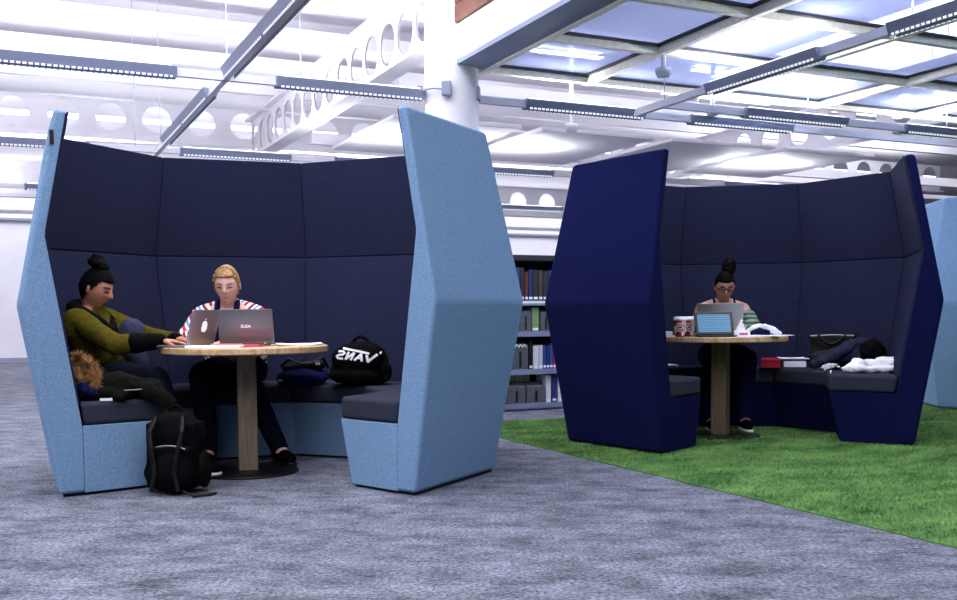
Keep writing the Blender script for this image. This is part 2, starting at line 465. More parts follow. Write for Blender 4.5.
# glass deck : frame of pale bars with dark gaskets, one pane per bay
deck_frame = bmesh.new(); gasket = bmesh.new()
As = [-.06, -1.1, -2.14, -3.18, -4.22, -5.26]; Bs = [.28, 1.28, 2.58, 3.88, 5.18, 6.48, 7.78]
for a in As:
    gbox(deck_frame, a-.026, a+.026, .26, 7.85, 2.88, 2.93); gbox(gasket, a-.05, a+.05, .26, 7.85, 2.93, 2.95)
for b in Bs:
    gbox(deck_frame, -5.3, -.02, b-.026, b+.026, 2.875, 2.932); gbox(gasket, -5.3, -.02, b-.05, b+.05, 2.932, 2.952)
deck = struct(obj('deck_frame', deck_frame, M['brass']), 'pale bar frame of the glass floor overhead')
struct(obj('gasket', gasket, M['dark_strip'], deck))
for i in range(len(As)-1):
    for j in range(len(Bs)-1):
        bm = bmesh.new(); gbox(bm, As[i+1]+.03, As[i]-.03, Bs[j]+.03, Bs[j+1]-.03, 2.955, 2.975)
        struct(obj('glass_pane', bm, M['pane'], deck))

# cellular (holed) roof beams
def cell_beam(name, axis, fixed, s0, s1, z0, h, pitch=.6, rad=.185, m=None, flange=.2):
    """axis 'a' runs along a at b=fixed; axis 'b' along b at a=fixed"""
    bm = bmesh.new(); N = 32
    P = (lambda s, o, z: G(s, fixed+o, z)) if axis == 'a' else (lambda s, o, z: G(fixed+o, s, z))
    n = max(1, round((s1-s0)/pitch)); L = (s1-s0)/n; zc = z0+h/2
    for side in (-.008, .008):
        for i in range(n):
            sc = s0+(i+.5)*L
            out_, in_ = [], []
            for k in range(N):
                t = 2*PI*(k+.5)/N; c, s = math.cos(t), math.sin(t)
                q = min((L/2)/abs(c) if abs(c) > 1e-6 else 9, (h/2)/abs(s) if abs(s) > 1e-6 else 9)
                out_.append(bm.verts.new(P(sc+c*q, side, zc+s*q))); in_.append(bm.verts.new(P(sc+c*rad, side, zc+s*rad)))
            # corners
            for k in range(N):
                j = (k+1) % N
                bm.faces.new((out_[k], out_[j], in_[j], in_[k]))
    for z in (z0, z0+h):
        for_s = [(s0, -flange/2), (s1, -flange/2), (s1, flange/2), (s0, flange/2)]
        add_prism(bm, [P(s, o, z-.012) for s, o in for_s], [P(s, o, z+.012) for s, o in for_s])
    o = obj(name, bm, m or M['white_paint']); return struct(o)
cell_beam('cellular_beam', 'a', 0, .25, 7.0, 3.14, .56, .45, .19)
cell_beam('cellular_beam', 'b', 7.05, -7, 14, 3.33, .6, .6, .19)
cell_beam('cellular_beam', 'a', 7.1, .3, 7.0, 3.2, .56, .6, .19)
cell_beam('cellular_beam', 'b', 0.02, -9, -.22, 3.42, .56, .9, .26)
cell_beam('cellular_beam', 'a', -7.1, -4, 15, 3.2, .56, .6, .19)
cell_beam('cellular_beam', 'a', 3.55, 7.2, 15, 3.14, .56, .6, .19)
cell_beam('cellular_beam', 'b', 11.5, -14, 14, 3.0, .6, .7, .2, M['white_paint'])
# plain purlins and ducts between the beams
bm = bmesh.new()
for a, z in ((1.8, 3.86), (3.0, 3.86), (4.3, 3.86), (5.6, 3.86), (9, 3.86), (10.2, 3.86), (13, 3.86)):
    gbox(bm, a-.05, a+.05, -14, 14, z-.08, z+.06)
struct(obj('purlins', bm, M['white_paint']))
bm = bmesh.new()
add_cyl(bm, G(6.0, -14, 3.78), G(6.0, 14, 3.78), .13, n=20)
struct(obj('duct', bm, M['white_paint'], smooth=True))
bm = bmesh.new()
gbox(bm, 1.9, 2.0, .3, 14, 3.12, 3.28); gbox(bm, 5.0, 5.1, .3, 14, 3.1, 3.24); 
struct(obj('cable_tray', bm, M['white_paint']))
# lowered ceiling rafts beyond the deck
bm = bmesh.new()
for b0 in (.5, 2.3, 4.1, 5.9): gbox(bm, 2.6, 4.8, b0, b0+1.55, 3.0, 3.05)
struct(obj('ceiling_raft', bm, M['white_paint'], bevel=.01))
# glowing panels added under the ceiling to light hall, booths and back wall
bm = bmesh.new()
for b0 in (-13.2, -9.6, -6.4, -3.2):
    gbox(bm, -9.5, -.6, b0, b0+2.3, 4.59, 4.6)
    if b0 < -6: gbox(bm, .6, 6.6, b0, b0+2.3, 4.59, 4.6)
for b0 in (1.2, 4.2): gbox(bm, -7.5, -.6, b0, b0+1.6, 4.59, 4.6)
gbox(bm, 12.2, 14.6, -14, 20, 4.59, 4.6)
for b0 in (6.8, 10): gbox(bm, .6, 6.6, b0, b0+2.3, 4.59, 4.6)
struct(obj('glow_panel', bm, M['glow_panel']))

# ------------------------------------------------------------------ suspended lighting
def lamp_light(parent, L, power, up=.0, down=True):
    for sgn, pw in ((-1, power), (1, up)):
        if not pw: continue
        d = bpy.data.lights.new('lamp_tube', 'AREA'); d.shape = 'RECTANGLE'; d.size = L; d.size_y = .1; d.energy = pw; d.color = (.93, .95, 1)
        o = bpy.data.objects.new('lamp_tube', d); COL.objects.link(o); o.parent = parent
        o.location = (0, 0, -.075 if sgn < 0 else .1)
        o.rotation_euler = (0, 0, 0) if sgn < 0 else (PI, 0, 0)

def make_luminaire(L=1.2):
    root = thing('hanging_strip_light', '', 'light')
    bm = bmesh.new()
    prof = [(-.036, -.045), (-.068, .03), (-.05, .036), (.05, .036), (.068, .03), (.036, -.045), (.031, -.045), (.031, -.006), (-.031, -.006), (-.031, -.045)]
    add_prism(bm, [(-L/2, y, z) for y, z in prof], [(L/2, y, z) for y, z in prof])
    obj('housing', bm, M['grey_paint'], root, bevel=.004)
    bm = bmesh.new()
    for s in (-1, 1):
        y0, z0, y1, z1 = s*.0366, -.0445, s*.0418, -.0325
        e = s*.004
        add_prism(bm, [(-L/2+.03, y0+e, z0-.003), (-L/2+.03, y1+e, z1-.003), (-L/2+.03, y1, z1), (-L/2+.03, y0, z0)],
                  [(L/2-.03, y0+e, z0-.003), (L/2-.03, y1+e, z1-.003), (L/2-.03, y1, z1), (L/2-.03, y0, z0)])
    obj('louvre_strip', bm, M['louvre'], root)
    bm = bmesh.new(); add_box(bm, (0, 0, -.010), (L-.06, .058, .006)); obj('lit_diffuser', bm, M['diffuser'], root)
    bm = bmesh.new(); add_box(bm, (0, 0, .041), (L-.08, .08, .01)); obj('lit_tube', bm, M['tube'], root)
    return root
LUM = make_luminaire()
used = [False]
def luminaire(a, b, axis, label, power=8, up=20, z=2.68):
    o = LUM if not used[0] else copy_tree(LUM); used[0] = True
    o.location = G(a, b, z); o.rotation_euler = (0, 0, TH + (PI/2 if axis == 'a' else 0)); o['label'] = label
    o['group'] = 'strip lights on the suspended rails'
    lamp_light(o, 1.1, power, up)
    return o
# rails
def rail(name_label, axis, fixed, s0, s1, z=2.68, wires=()):
    o = thing('lighting_rail', name_label, 'lighting rail', G(0, 0, z))
    bm = bmesh.new()
    if axis == 'a': gbox(bm, s0, s1, fixed-.022, fixed+.022, z-.03, z+.03)
    else: gbox(bm, fixed-.022, fixed+.022, s0, s1, z-.03, z+.03)
    for v in bm.verts: v.co -= Vector(G(0, 0, z))
    obj('channel', bm, M['white_paint'], o)
    for s in wires:
        p = G(s, fixed, z) if axis == 'a' else G(fixed, s, z)
        p = p-G(0, 0, z); bm = bmesh.new(); add_cyl(bm, p, p+Vector((0, 0, 1.9)), .004, n=6); obj('hanging_wire', bm, M['grey_paint'], o)
    return o
rail('grey lighting rail crossing the white hall to the left of the round column', 'b', .05, -12, -.24, wires=(-7.2, -5, -3.45, -1.2))
rail('grey lighting rail running right from the round column under the glass edge', 'b', .02, .24, 9, wires=(2.5, 5.5))
rail('grey lighting rail coming overhead towards the viewer above the pale booth', 'a', -1.77, -12, 12, wires=(-.03, 3.4))
rail('grey lighting rail under the glass floor running towards the upper right corner', 'a', 1.79, -12, -.02, wires=(-.45, -3))
rail('short lighting rail just in front of the glass edge above the blue booth', 'b', -.42, 1.8, 9, wires=(3.4, 5.2))
rail('farther lighting rail parallel to the near one behind the pale booth', 'b', 3.6, -12, 12, wires=(-2, 1.5))
rail('third lighting rail back seen between the two booths', 'b', 7.15, -12, 12, z=2.66)
rail('fourth lighting rail back seen low between the two booths', 'b', 10.7, -12, 12, z=2.66)
luminaire(.05, -2.72, 'b', 'long grey strip light at the upper left, lowest edge crossing above the pale booth')
luminaire(.05, -.8, 'b', 'grey strip light on the rail ending at the round column')
luminaire(.05, -4.5, 'b', 'grey strip light cut by the left edge of the picture')
luminaire(-.7, -1.77, 'a', 'strip light seen from below just before the two left rails cross', 4, 25)
luminaire(-1.9, -1.77, 'a', 'strip light nearest overhead at the top left on the rail towards the viewer', 4, 25)
luminaire(1.2, -1.77, 'a', 'strip light just beyond the crossing of the two left rails')
luminaire(2.4, -1.77, 'a', 'strip light farther along the left rail, low above the booth rim')
luminaire(-1.65, 1.79, 'a', 'big dark grey strip light under the middle of the glass floor', 8, 30)
luminaire(-3.45, 1.79, 'a', 'dark grey strip light in the upper right corner under the glass', 10, 30)
luminaire(-.42, 3.25, 'b', 'grey strip light under the glass edge above the right booth')
luminaire(-.42, 5.2, 'b', 'grey strip light at the right edge under the glass')
luminaire(.02, 1.3, 'b', 'slim strip light right of the round column under the glass edge', 6)
luminaire(.02, 3.0, 'b', 'slim strip light behind the one above the right booth', 6)
for b, l in ((-3.05, 'far strip light at the left edge behind the tip of the pale booth'), (-.95, 'far strip light above the middle of the pale booth back'), (.75, 'far strip light behind the right tip of the pale booth'), (2.4, 'far strip light between the booths, in front of the white rafts'), (6.3, 'far strip light above the right half of the blue booth')):
    luminaire(3.6, b, 'b', l)
# unseen lamps added for light, on the rails behind the camera and far left
for a, b, l, pw in ((-5.5, -1.77, 'unseen strip light on the left rail above the viewer', 2), (-8.2, -1.77, 'unseen strip light on the left rail behind the viewer', 2), (-6.6, 1.79, 'unseen strip light on the right rail above the viewer', 2), (-8.6, 1.79, 'unseen strip light on the right rail behind the viewer', 2), (-5.2, -4.6, 'unseen added strip light far to the left of the viewer', 4), (-7.6, -4.6, 'unseen added strip light far to the left and behind the viewer', 4)):
    luminaire(a, b, 'a', l, pw, 8)
for a, b, l in ((7.15, -2.4, 'added strip light on the third rail left of the booths'), (7.15, 1.2, 'added strip light on the third rail straight behind the booths'), (7.15, 4.6, 'added strip light on the third rail to the right'), (10.7, -4, 'added strip light on the fourth rail far left'), (10.7, 0, 'added strip light on the fourth rail in the middle'), (10.7, 4, 'added strip light on the fourth rail to the right'), (7.15, 8.2, 'added strip light on the third rail far right')):
    luminaire(a, b, 'b', l, 25, 25, 2.66)  # lamps added on the bare far rails to brighten the back hall
# sensors hanging from the deck
def sensor(loc, l, wire=0):
    o = thing('ceiling_sensor', l, 'sensor', loc)
    bm = bmesh.new(); add_lathe(bm, [(0, -.05), (.045, -.045), (.06, -.01), (.06, .02), (0, .025)], n=24); obj('dome', bm, M['white_plastic'], o, smooth=True)
    bm = bmesh.new(); add_cyl(bm, (0, 0, .02), (0, 0, .12+wire), .02, n=10); obj('stem', bm, M['white_plastic'], o)
sensor(G(-1.14, 1.28, 2.75), 'white dome sensor hanging at a crossing of the glass floor bars')
sensor(G(-.09, 2.58, 2.75), 'white dome sensor under the far corner of the glass floor')
sensor(G(.46, 1.42, 2.62), 'white dome sensor hanging beyond the glass edge between the booths', 1.3)

# ================================================================== BOOTHS
P_ob, P_om, P_ot, P_it, P_ik, P_is, P_bt, P_bb = 1.281, 1.453, 1.245, 1.165, 1.300, 1.139, .675, .764
Z_O, Z_T, Z_I, Z_S = .99, 1.962, 1.322, .361
AY = .89
def oct_pt(R, k, z, off=0.0):
    """corner k (-3..3) of the eight sided plan; off slides along the wall end"""
    f = .979 if abs(k) == 3 else 1
    a = PI/4*k
    return Vector((R*f*math.sin(a), R*f*math.cos(a)*AY, z))
def lerp_oct(R, t, z):
    k = math.floor(t); 
    if k >= 3: return oct_pt(R, 3, z)
    u = t-k
    return oct_pt(R, k, z).lerp(oct_pt(R, k+1, z), u)

def booth(name, label, loc, rz, scale, outer, tagged=None):
    root = thing(name, label, 'booth', loc, rz)
    W = .010
    prof = [(P_ob, .016), (P_om, Z_O), (P_ot, Z_T), (P_it+W, Z_T), (P_ik+W, Z_I), (P_is+W, Z_S), (P_is+W, .016)]
    def S(p): return Vector((p.x*scale, p.y*scale, p.z))
    bm = bmesh.new(); rings = []
    for k in range(-3, 4): rings.append([bm.verts.new(S(oct_pt(R, k, z))) for R, z in prof])
    n = len(prof)
    for a, b in zip(rings, rings[1:]):
        for i in range(n): bm.faces.new((a[i], a[(i+1) % n], b[(i+1) % n], b[i]))
    bm.faces.new(rings[0]); bm.faces.new(list(reversed(rings[-1])))
    for f in bm.faces:
        f.material_index = 0
    for a, b in zip(rings, rings[1:]):
        for i in (3, 4, 5):
            for f in a[i].link_faces:
                vs = set(f.verts)
                if vs == {a[i], a[i+1], b[i+1], b[i]}: f.material_index = 1
    bw = bm.edges.layers.float.new('bevel_weight_edge')
    ends = set(rings[0]) | set(rings[-1])
    for e in bm.edges:
        v0, v1 = e.verts
        inner = [v for v in (v0, v1) if any(v in (rg[5], rg[6]) for rg in rings)]
        e[bw] = .12 if len(inner) == 2 else (.35 if len(inner) == 1 and abs(v0.co.z-v1.co.z) > .2 else 1.0)
        if len(inner) == 0 and not (v0 in ends and v1 in ends) and abs(v0.co.z-v1.co.z) > .2: e[bw] = .6
    sh = obj('shell', bm, outer, root)
    sh.data.materials.append(M['charcoal'])
    md = sh.modifiers.new('bevel', 'BEVEL'); md.width = .022; md.segments = 4; md.limit_method = 'WEIGHT'; md.use_clamp_overlap = True
    sh.data.polygons.foreach_set('use_smooth', [True]*len(sh.data.polygons)); md.harden_normals = True
    # seat base
    prof2 = [(P_is+.0092, .016), (P_is+.0085, Z_S), (P_bt, Z_S), (P_bb, .016)]
    bm = bmesh.new(); rings = []
    for k in range(-3, 4): rings.append([bm.verts.new(S(oct_pt(R, k, z))) for R, z in prof2])
    for a, b in zip(rings, rings[1:]):
        for i in range(4): bm.faces.new((a[i], a[(i+1) % 4], b[(i+1) % 4], b[i]))
    bm.faces.new(rings[0]); bm.faces.new(list(reversed(rings[-1])))
    obj('seat_base', bm, outer, root, bevel=.003, seg=2, angle=25)
    # black recessed plinth
    bm = bmesh.new(); rings = []
    for k in (-2.965, -2, -1, 0, 1, 2, 2.965): rings.append([bm.verts.new(S(lerp_oct(R, k, z))) for R, z in ((P_ob-.02, 0.0), (P_ob-.02, .03), (P_bb+.02, .03), (P_bb+.02, 0.0))])
    for a, b in zip(rings, rings[1:]):
        for i in range(4): bm.faces.new((a[i], a[(i+1) % 4], b[(i+1) % 4], b[i]))
    bm.faces.new(rings[0]); bm.faces.new(list(reversed(rings[-1])))
    for v in bm.verts: v.co.z = max(v.co.z, 0.001)
    obj('plinth', bm, M['black_gap'], root)
    def pad(nm, t0, t1, Ra, za, Rb, zb, depth, mat, bev):
        bm = bmesh.new()
        lo = [lerp_oct(Ra, t0, za), lerp_oct(Ra, t1, za), lerp_oct(Ra+depth, t1, za), lerp_oct(Ra+depth, t0, za)]
        hi = [lerp_oct(Rb, t0, zb), lerp_oct(Rb, t1, zb), lerp_oct(Rb+depth, t1, zb), lerp_oct(Rb+depth, t0, zb)]
        add_prism(bm, [S(p) for p in lo], [S(p) for p in hi]); obj(nm, bm, mat, root, bevel=bev, seg=2)
    for k in range(-3, 3):
        e0 = .02 if k == -3 else .004; e1 = .02 if k == 2 else .004
        Rs = P_is+(P_ik-P_is)*(.475-Z_S)/(Z_I-Z_S)
        pad('upper_panel', k+e0, k+1-e1, P_ik, Z_I+.002, P_it, Z_T-.004, .013, M['charcoal'], .006)
        pad('lower_panel', k+e0, k+1-e1, Rs, .47, P_ik, Z_I-.002, .013, M['charcoal'], .006)
    for k in range(-3, 3):
        e0 = .006; e1 = .006
        bm = bmesh.new()
        lo = [lerp_oct(P_bt-.006, k+e0, Z_S+.002), lerp_oct(P_bt-.006, k+1-e1, Z_S+.002), lerp_oct(P_is+.002, k+1-e1, Z_S+.002), lerp_oct(P_is+.002, k+e0, Z_S+.002)]
        hi = [lerp_oct(P_bt-.006, k+e0, .482), lerp_oct(P_bt-.006, k+1-e1, .482), lerp_oct(P_is+.02, k+1-e1, .482), lerp_oct(P_is+.02, k+e0, .482)]
        add_prism(bm, [S(p) for p in lo], [S(p) for p in hi]); obj('seat_cushion', bm, M['seat'], root, bevel=.022, seg=3)
    for tz, tr in (tagged or []):  # small black tag sewn on the wall end
        f = .5
        p = S(oct_pt(tr, -3, tz)); t = S(oct_pt(1, -3, 0)).normalized(); nrm = Vector((-t.y, t.x, 0))
        if nrm.y > 0: nrm = -nrm
        bm = bmesh.new(); R = Matrix((t, nrm, Vector((0, 0, 1)))).transposed()
        add_box(bm, p+nrm*.004, (.02, .01, .07), R); obj('care_tag', bm, M['black_plastic'], root)
    return root
PL, PR, P3 = (-1.216, 5.832), (1.915, 7.323), (5.42, 9.75)
booth('seating_booth', 'pale blue upholstered high-sided booth with two women sitting at its table', (*PL, 0), -.019, 1.02, M['pale_blue'], [(1.82, 1.262)])
booth('seating_booth', 'royal blue upholstered high-sided booth standing on the green carpet', (*PR, 0), .178, 1.012, M['royal_blue'])
booth('seating_booth', 'pale blue high-sided booth cut by the right edge of the picture', (*P3, 0), 1.1, 1.0, M['pale_blue'])

# ------------------------------------------------------------------ tables
def table(label, x, y, rz):
    t = thing('round_table', label, 'table', (x, y, 0), 0)
    bm = bmesh.new(); add_lathe(bm, [(0, .708), (.47, .708), (.478, .714), (.478, .742), (.473, .747), (0, .747)], n=96); o = obj('table_top', bm, M['oak'], t)
    for p in o.data.polygons: p.use_smooth = False
    R = Matrix.Rotation(rz, 3, 'Z'); bm = bmesh.new(); add_box(bm, (0, 0, .362), (.11, .11, .69), R); obj('post', bm, M['oak_post'], t, bevel=.004)
    bm = bmesh.new(); add_lathe(bm, [(0, .001), (.29, .001), (.295, .006), (.29, .014), (.08, .02), (0, .02)], n=64); obj('base_plate', bm, M['black_metal'], t, smooth=True)
    return t
TL, TR = (-1.365, 5.87), (1.80, 7.42)
table('round oak table with a square post in the pale blue booth', *TL, .52-.25)
table('round oak table with a square post in the royal blue booth', *TR, .78+.23)

# ================================================================== THINGS ON TABLES AND SEATS
def local(base):
    b = Vector(base)
    return lambda *p: Vector(p)-b

# ---- laptops
def laptop(label, loc, rz, w, d, tilt, lid_mat, logo):
    t = thing('laptop', label, 'laptop', loc, rz)
    bm = bmesh.new(); add_box(bm, (0, d/2, .008), (w, d, .014)); o = obj('base', bm, lid_mat, t, bevel=.004)
    bm = bmesh.new(); add_box(bm, (0, d*.42, .0165), (w*.86, d*.44, .003)); obj('keyboard', bm, M['black_plastic'], o)
    bm = bmesh.new(); add_box(bm, (0, d*.8, .0162), (w*.34, d*.26, .002)); obj('touchpad', bm, M['grey_alloy'], o)
    R = Matrix.Rotation(math.radians(tilt), 3, 'X')          # lid leans back away from the user
    bm = bmesh.new()
    h = d*.98; r = .012
    pts = []
    for cx, cz, a0 in ((w/2-r, h-r, 0), (-w/2+r, h-r, 90), (-w/2+.002, .002, 180), (w/2-.002, .002, 270)):
        rr = r if cz > .1 else .002
        for k in range(5):
            a = math.radians(a0+k*22.5); pts.append((cx+rr*math.cos(a), cz+rr*math.sin(a)))
    off = Vector((0, -.002, .016))
    add_prism(bm, [R @ Vector((x, -.007, z))+off for x, z in pts], [R @ Vector((x, .0, z))+off for x, z in pts])
    lid = obj('lid', bm, lid_mat, t, bevel=.0015)
    bm = bmesh.new(); add_box(bm, R @ Vector((0, .001, h*.52))+off, (w*.92, .003, h*.86), R); obj('screen', bm, M['black_plastic'], lid)
    bm = bmesh.new(); add_cyl(bm, (-w*.35, -.004, .013), (w*.35, -.004, .013), .006, n=10); obj('hinge', bm, M['black_plastic'], t)
    if logo == 'fruit':
        bm = bmesh.new(); s = .034; out = []
        for k in range(40):                                  # bitten fruit outline
            a = 2*PI*k/40; x, z = math.cos(a), math.sin(a)
            rr = 1-.12*math.exp(-((a-PI/2)/.25)**2)-.09*math.exp(-((a-1.5*PI)/.22)**2)
            x *= rr*.88; z *= rr
            dx, dz = x+.92, z-.12                            # bite on one side
            dd = math.hypot(dx, dz)
            if dd < .36: x = -.92+dx/dd*.36; z = .12+dz/dd*.36
            out.append((x*s, z*s))
        P = lambda x, z, y: R @ Vector((x, y, z+h*.52))+off
        add_prism(bm, [P(x, z, -.0085) for x, z in out], [P(x, z, -.0065) for x, z in out])
        leaf = [(.0, 1.08), (.10, 1.2), (.2, 1.48), (.06, 1.4), (-.02, 1.25)]
        add_prism(bm, [P(x*s, z*s, -.0085) for x, z in leaf], [P(x*s, z*s, -.0065) for x, z in leaf])
        obj('logo', bm, M['logo_white'], lid)
    elif logo:
        me = text_mesh(logo, .026, mirror=True)
        for v in me.vertices:
            x, z = v.co.x, v.co.y; y = -.0076-(.0008 if v.co.z > 0 else 0)
            v.co = R @ Vector((x, y, z+h*.50))+off
        link('logo', me, M['logo_white'], lid)
    return t

def text_mesh(txt, size, mirror=False, shear=0, offset=.0, space=1.0):
    cu = bpy.data.curves.new('txt', 'FONT'); cu.body = txt; cu.size = size; cu.align_x = 'CENTER'; cu.align_y = 'CENTER'
    cu.extrude = .0006; cu.shear = shear; cu.offset = offset; cu.space_character = space
    o = bpy.data.objects.new('tmp_txt', cu); COL.objects.link(o)
    dg = bpy.context.evaluated_depsgraph_get(); dg.update()
    me = bpy.data.meshes.new_from_object(o.evaluated_get(dg)); bpy.data.objects.remove(o)
    if mirror:
        for v in me.vertices: v.co.x = -v.co.x
        me.flip_normals()
    return me
M['logo_white'] = emis('lit_logo', '#f2f2f6', .55)
M['print_white'] = plain('white_print', '#e8e8ea', .6, var=.02)

laptop('slim silver laptop with a lit fruit logo, lid edge-on, by the woman in olive', (-1.595, 5.72, .7475), math.radians(75), .30, .205, 14, M['silver'], 'fruit')
laptop('wider grey laptop in front of the blond woman with its lid towards us', (-1.352, 5.86, .7475), math.radians(-3), .325, .205, 10, M['grey_alloy'], 'ASUS')
laptop('large silver laptop open in front of the woman with glasses', (1.805, 7.50, .7475), math.radians(-4), .345, .235, 12, M['silver'], None)

# ---- tablet with its keyboard, screen towards us
t = thing('tablet', 'black tablet on a stand with a pale blue lit screen', 'tablet', (1.688, 7.13, .7475), math.radians(3)); t.scale = (1.06, 1.06, 1.06)
R = Matrix.Rotation(math.radians(-22), 3, 'X'); off = Vector((0, 0, .012))
bm = bmesh.new(); add_box(bm, R @ Vector((0, 0, .082))+off, (.262, .011, .165), R); obj('body', bm, M['black_plastic'], t, bevel=.004)
bm = bmesh.new(); add_box(bm, R @ Vector((0, -.006, .082))+off, (.222, .003, .128), R); obj('screen', bm, M['screen'], t)
bm = bmesh.new(); add_box(bm, (0, -.02, .006), (.262, .12, .012)); obj('keyboard', bm, M['black_plastic'], t, bevel=.003)
bm = bmesh.new(); add_prism(bm, [(-.05, .03, .01), (.05, .03, .01), (.05, .085, .005), (-.05, .085, .005)], [(-.05, .045, .07), (.05, .045, .07), (.05, .05, .07), (-.05, .05, .07)]); obj('stand', bm, M['black_plastic'], t)

# ---- paper coffee cups
def cup(label, loc, rz):
    t = thing('coffee_cup', label, 'cup', loc, rz, 'red takeaway cups on the right table')
    bm = bmesh.new(); add_lathe(bm, [(0, 0), (.029, 0), (.030, .002), (.041, .112), (0, .112)], n=40); obj('cup_body', bm, M['cup_red'], t, smooth=True)
    bm = bmesh.new(); add_lathe(bm, [(.0415, .106), (.0445, .108), (.0445, .116), (.041, .119), (.039, .130), (.034, .132), (.033, .128), (0, .128)], n=40); obj('lid', bm, M['white_plastic'], t, smooth=True)
    # pale curls printed round the cup
    bm = bmesh.new()
    def on(u, v):                                            # u round the cup, v height
        r = .0303+.0107*v/.112+.0004; return Vector((r*math.sin(u), -r*math.cos(u), v))
    for uc, vc, s, ph in ((-.25, .066, .030, .4), (.95, .055, .028, 2.2), (-1.5, .05, .028, 1.2), (2.2, .06, .028, 0), (.45, .022, .014, 0), (.5, .093, .015, 1)):
        pts = []
        for k in range(34):
            a = ph+k*.34; rr = s*(.18+.82*k/33)
            v = vc+rr*math.sin(a)
            pts.append(on(uc+rr*math.cos(a)/.036, min(.104, max(.004, v))))
        add_tube(bm, pts, .0026, 5)
    obj('printed_swirl', bm, M['print_white'], t)
    return t
cup('red and white swirl coffee cup with white lid nearer the blue booth wall', (1.448, 7.18, .7475), 0).scale = (1.14, 1.14, 1.1)
cup('red and white swirl coffee cup with white lid nearer the tablet', (1.525, 7.27, .7475), 0.2).scale = (1.14, 1.14, 1.1)

# ---- papers
def sheet_stack(name, label, cat, loc, rz, w, d, h, m, n=1, jit=.01, curl=0.0, group=None):
    t = thing(name, label, cat, loc, rz, group)
    for i in range(n):
        bm = bmesh.new(); nx = 8
        ox, oy, rot = (rng.random()-.5)*jit, (rng.random()-.5)*jit, (rng.random()-.5)*jit*8
        c, s = math.cos(rot), math.sin(rot)
        top, bot = [], []
        for j in range(nx+1):
            x = -w/2+w*j/nx
            zz = curl*max(0, (abs(x)/(w/2)-.4))**2
            for arr, dz in ((bot, 0), (top, h/n)):
                arr.append([(c*x-s*y+ox, s*x+c*y+oy, .0005+i*h/n+zz+dz) for y in (-d/2, d/2)])
        for j in range(nx):
            q = lambda A: [bm.verts.new(p) for p in A]
            add_prism(bm, [bot[j][0], bot[j+1][0], bot[j+1][1], bot[j][1]], [top[j][0], top[j+1][0], top[j+1][1], top[j][1]])
        bmesh.ops.remove_doubles(bm, verts=bm.verts, dist=1e-5)
        obj('sheet', bm, m if not isinstance(m, list) else m[i % len(m)], t)
    return t
sheet_stack('notebook', 'open white notebook on the front edge of the left table', 'notebook', (-1.46, 5.555, .7475), .06, .30, .16, .012, M['paper'], 2, .006)
sheet_stack('notepad', 'pink covered notepad in front of the grey laptop', 'notebook', (-1.36, 5.70, .7475), -.05, .26, .15, .016, M['pink'], 1, 0)
sheet_stack('loose_papers', 'loose white papers at the right end of the left table', 'paper', (-1.075, 5.93, .7475), .2, .27, .2, .008, [M['paper'], M['paper']], 3, .03, .012)
sheet_stack('loose_papers', 'loose white sheets along the front of the right table', 'paper', (1.96, 7.10, .7475), .1, .30, .2, .005, M['paper'], 2, .02)
sheet_stack('loose_papers', 'white sheets lying under the crumpled scarf on the right table', 'paper', (2.12, 7.32, .7475), .3, .28, .2, .005, M['paper'], 2, .02)
# pen on the pad
o = thing('pen', 'dark pen lying on the pink notepad', 'pen', (-1.27, 5.645, .767))
bm = bmesh.new(); add_cyl(bm, (-.06, 0, 0), (.06, .01, 0), .004, n=10); obj('barrel', bm, M['black_plastic'], o)
bm = bmesh.new(); add_cyl(bm, (.06, .01, 0), (.072, .011, 0), .004, .001, n=10); obj('tip', bm, M['silver'], o)
# small white phone charger / carton at the left edge of the right table
o = thing('small_box', 'small white box at the left edge of the right table', 'box', (1.385, 7.30, .7475), .2)
bm = bmesh.new(); add_box(bm, (0, 0, .018), (.055, .05, .036)); obj('carton', bm, M['paper'], o, bevel=.003)
bm = bmesh.new(); add_box(bm, (0, 0, .037), (.05, .046, .002)); obj('flap', bm, M['white_plastic'], o)
# open bag of tissues standing by the laptop
o = thing('tissue_pack', 'crumpled white tissue pack with a pulled-up tissue beside the tablet', 'tissues', (1.895, 7.22, .7475))
bm = bmesh.new(); add_box(bm, (0, 0, .02), (.12, .07, .038)); me = fused(bm, .006, 3, .004, 30, 2); link('pack', me, M['paper'], o)
bm = bmesh.new(); add_capsule(bm, (-.02, 0, .03), .026, (.005, .0, .115), .006); add_capsule(bm, (.02, .01, .03), .022, (.012, .01, .09), .006)
link('tissue', fused(bm, .005, 3, .006, 40, 3), M['white_cloth'], o)
bm = bmesh.new(); add_box(bm, (.01, -.037, .018), (.06, .003, .014)); obj('printed_label', bm, M['pink'], o)
# scarf on the right table
o = thing('scarf', 'crumpled white and navy scarf on the right side of the right table', 'scarf', (2.08, 7.36, .755))
bm = bmesh.new()
chain(bm, [((-.1, .02, .012), .02), ((-.05, .0, .045), .03), ((.02, -.01, .05), .03), ((.09, .0, .03), .028), ((.14, .01, .012), .018)])
link('light_fold', fused(bm, .006, 3, .009, 22, 5), M['white_cloth'], o)
bm = bmesh.new(); chain(bm, [((-.08, -.04, .012), .016), ((-.02, -.05, .03), .026), ((.04, -.04, .014), .02)])
link('navy_fold', fused(bm, .006, 3, .007, 26, 6), M['navy_cloth'], o)

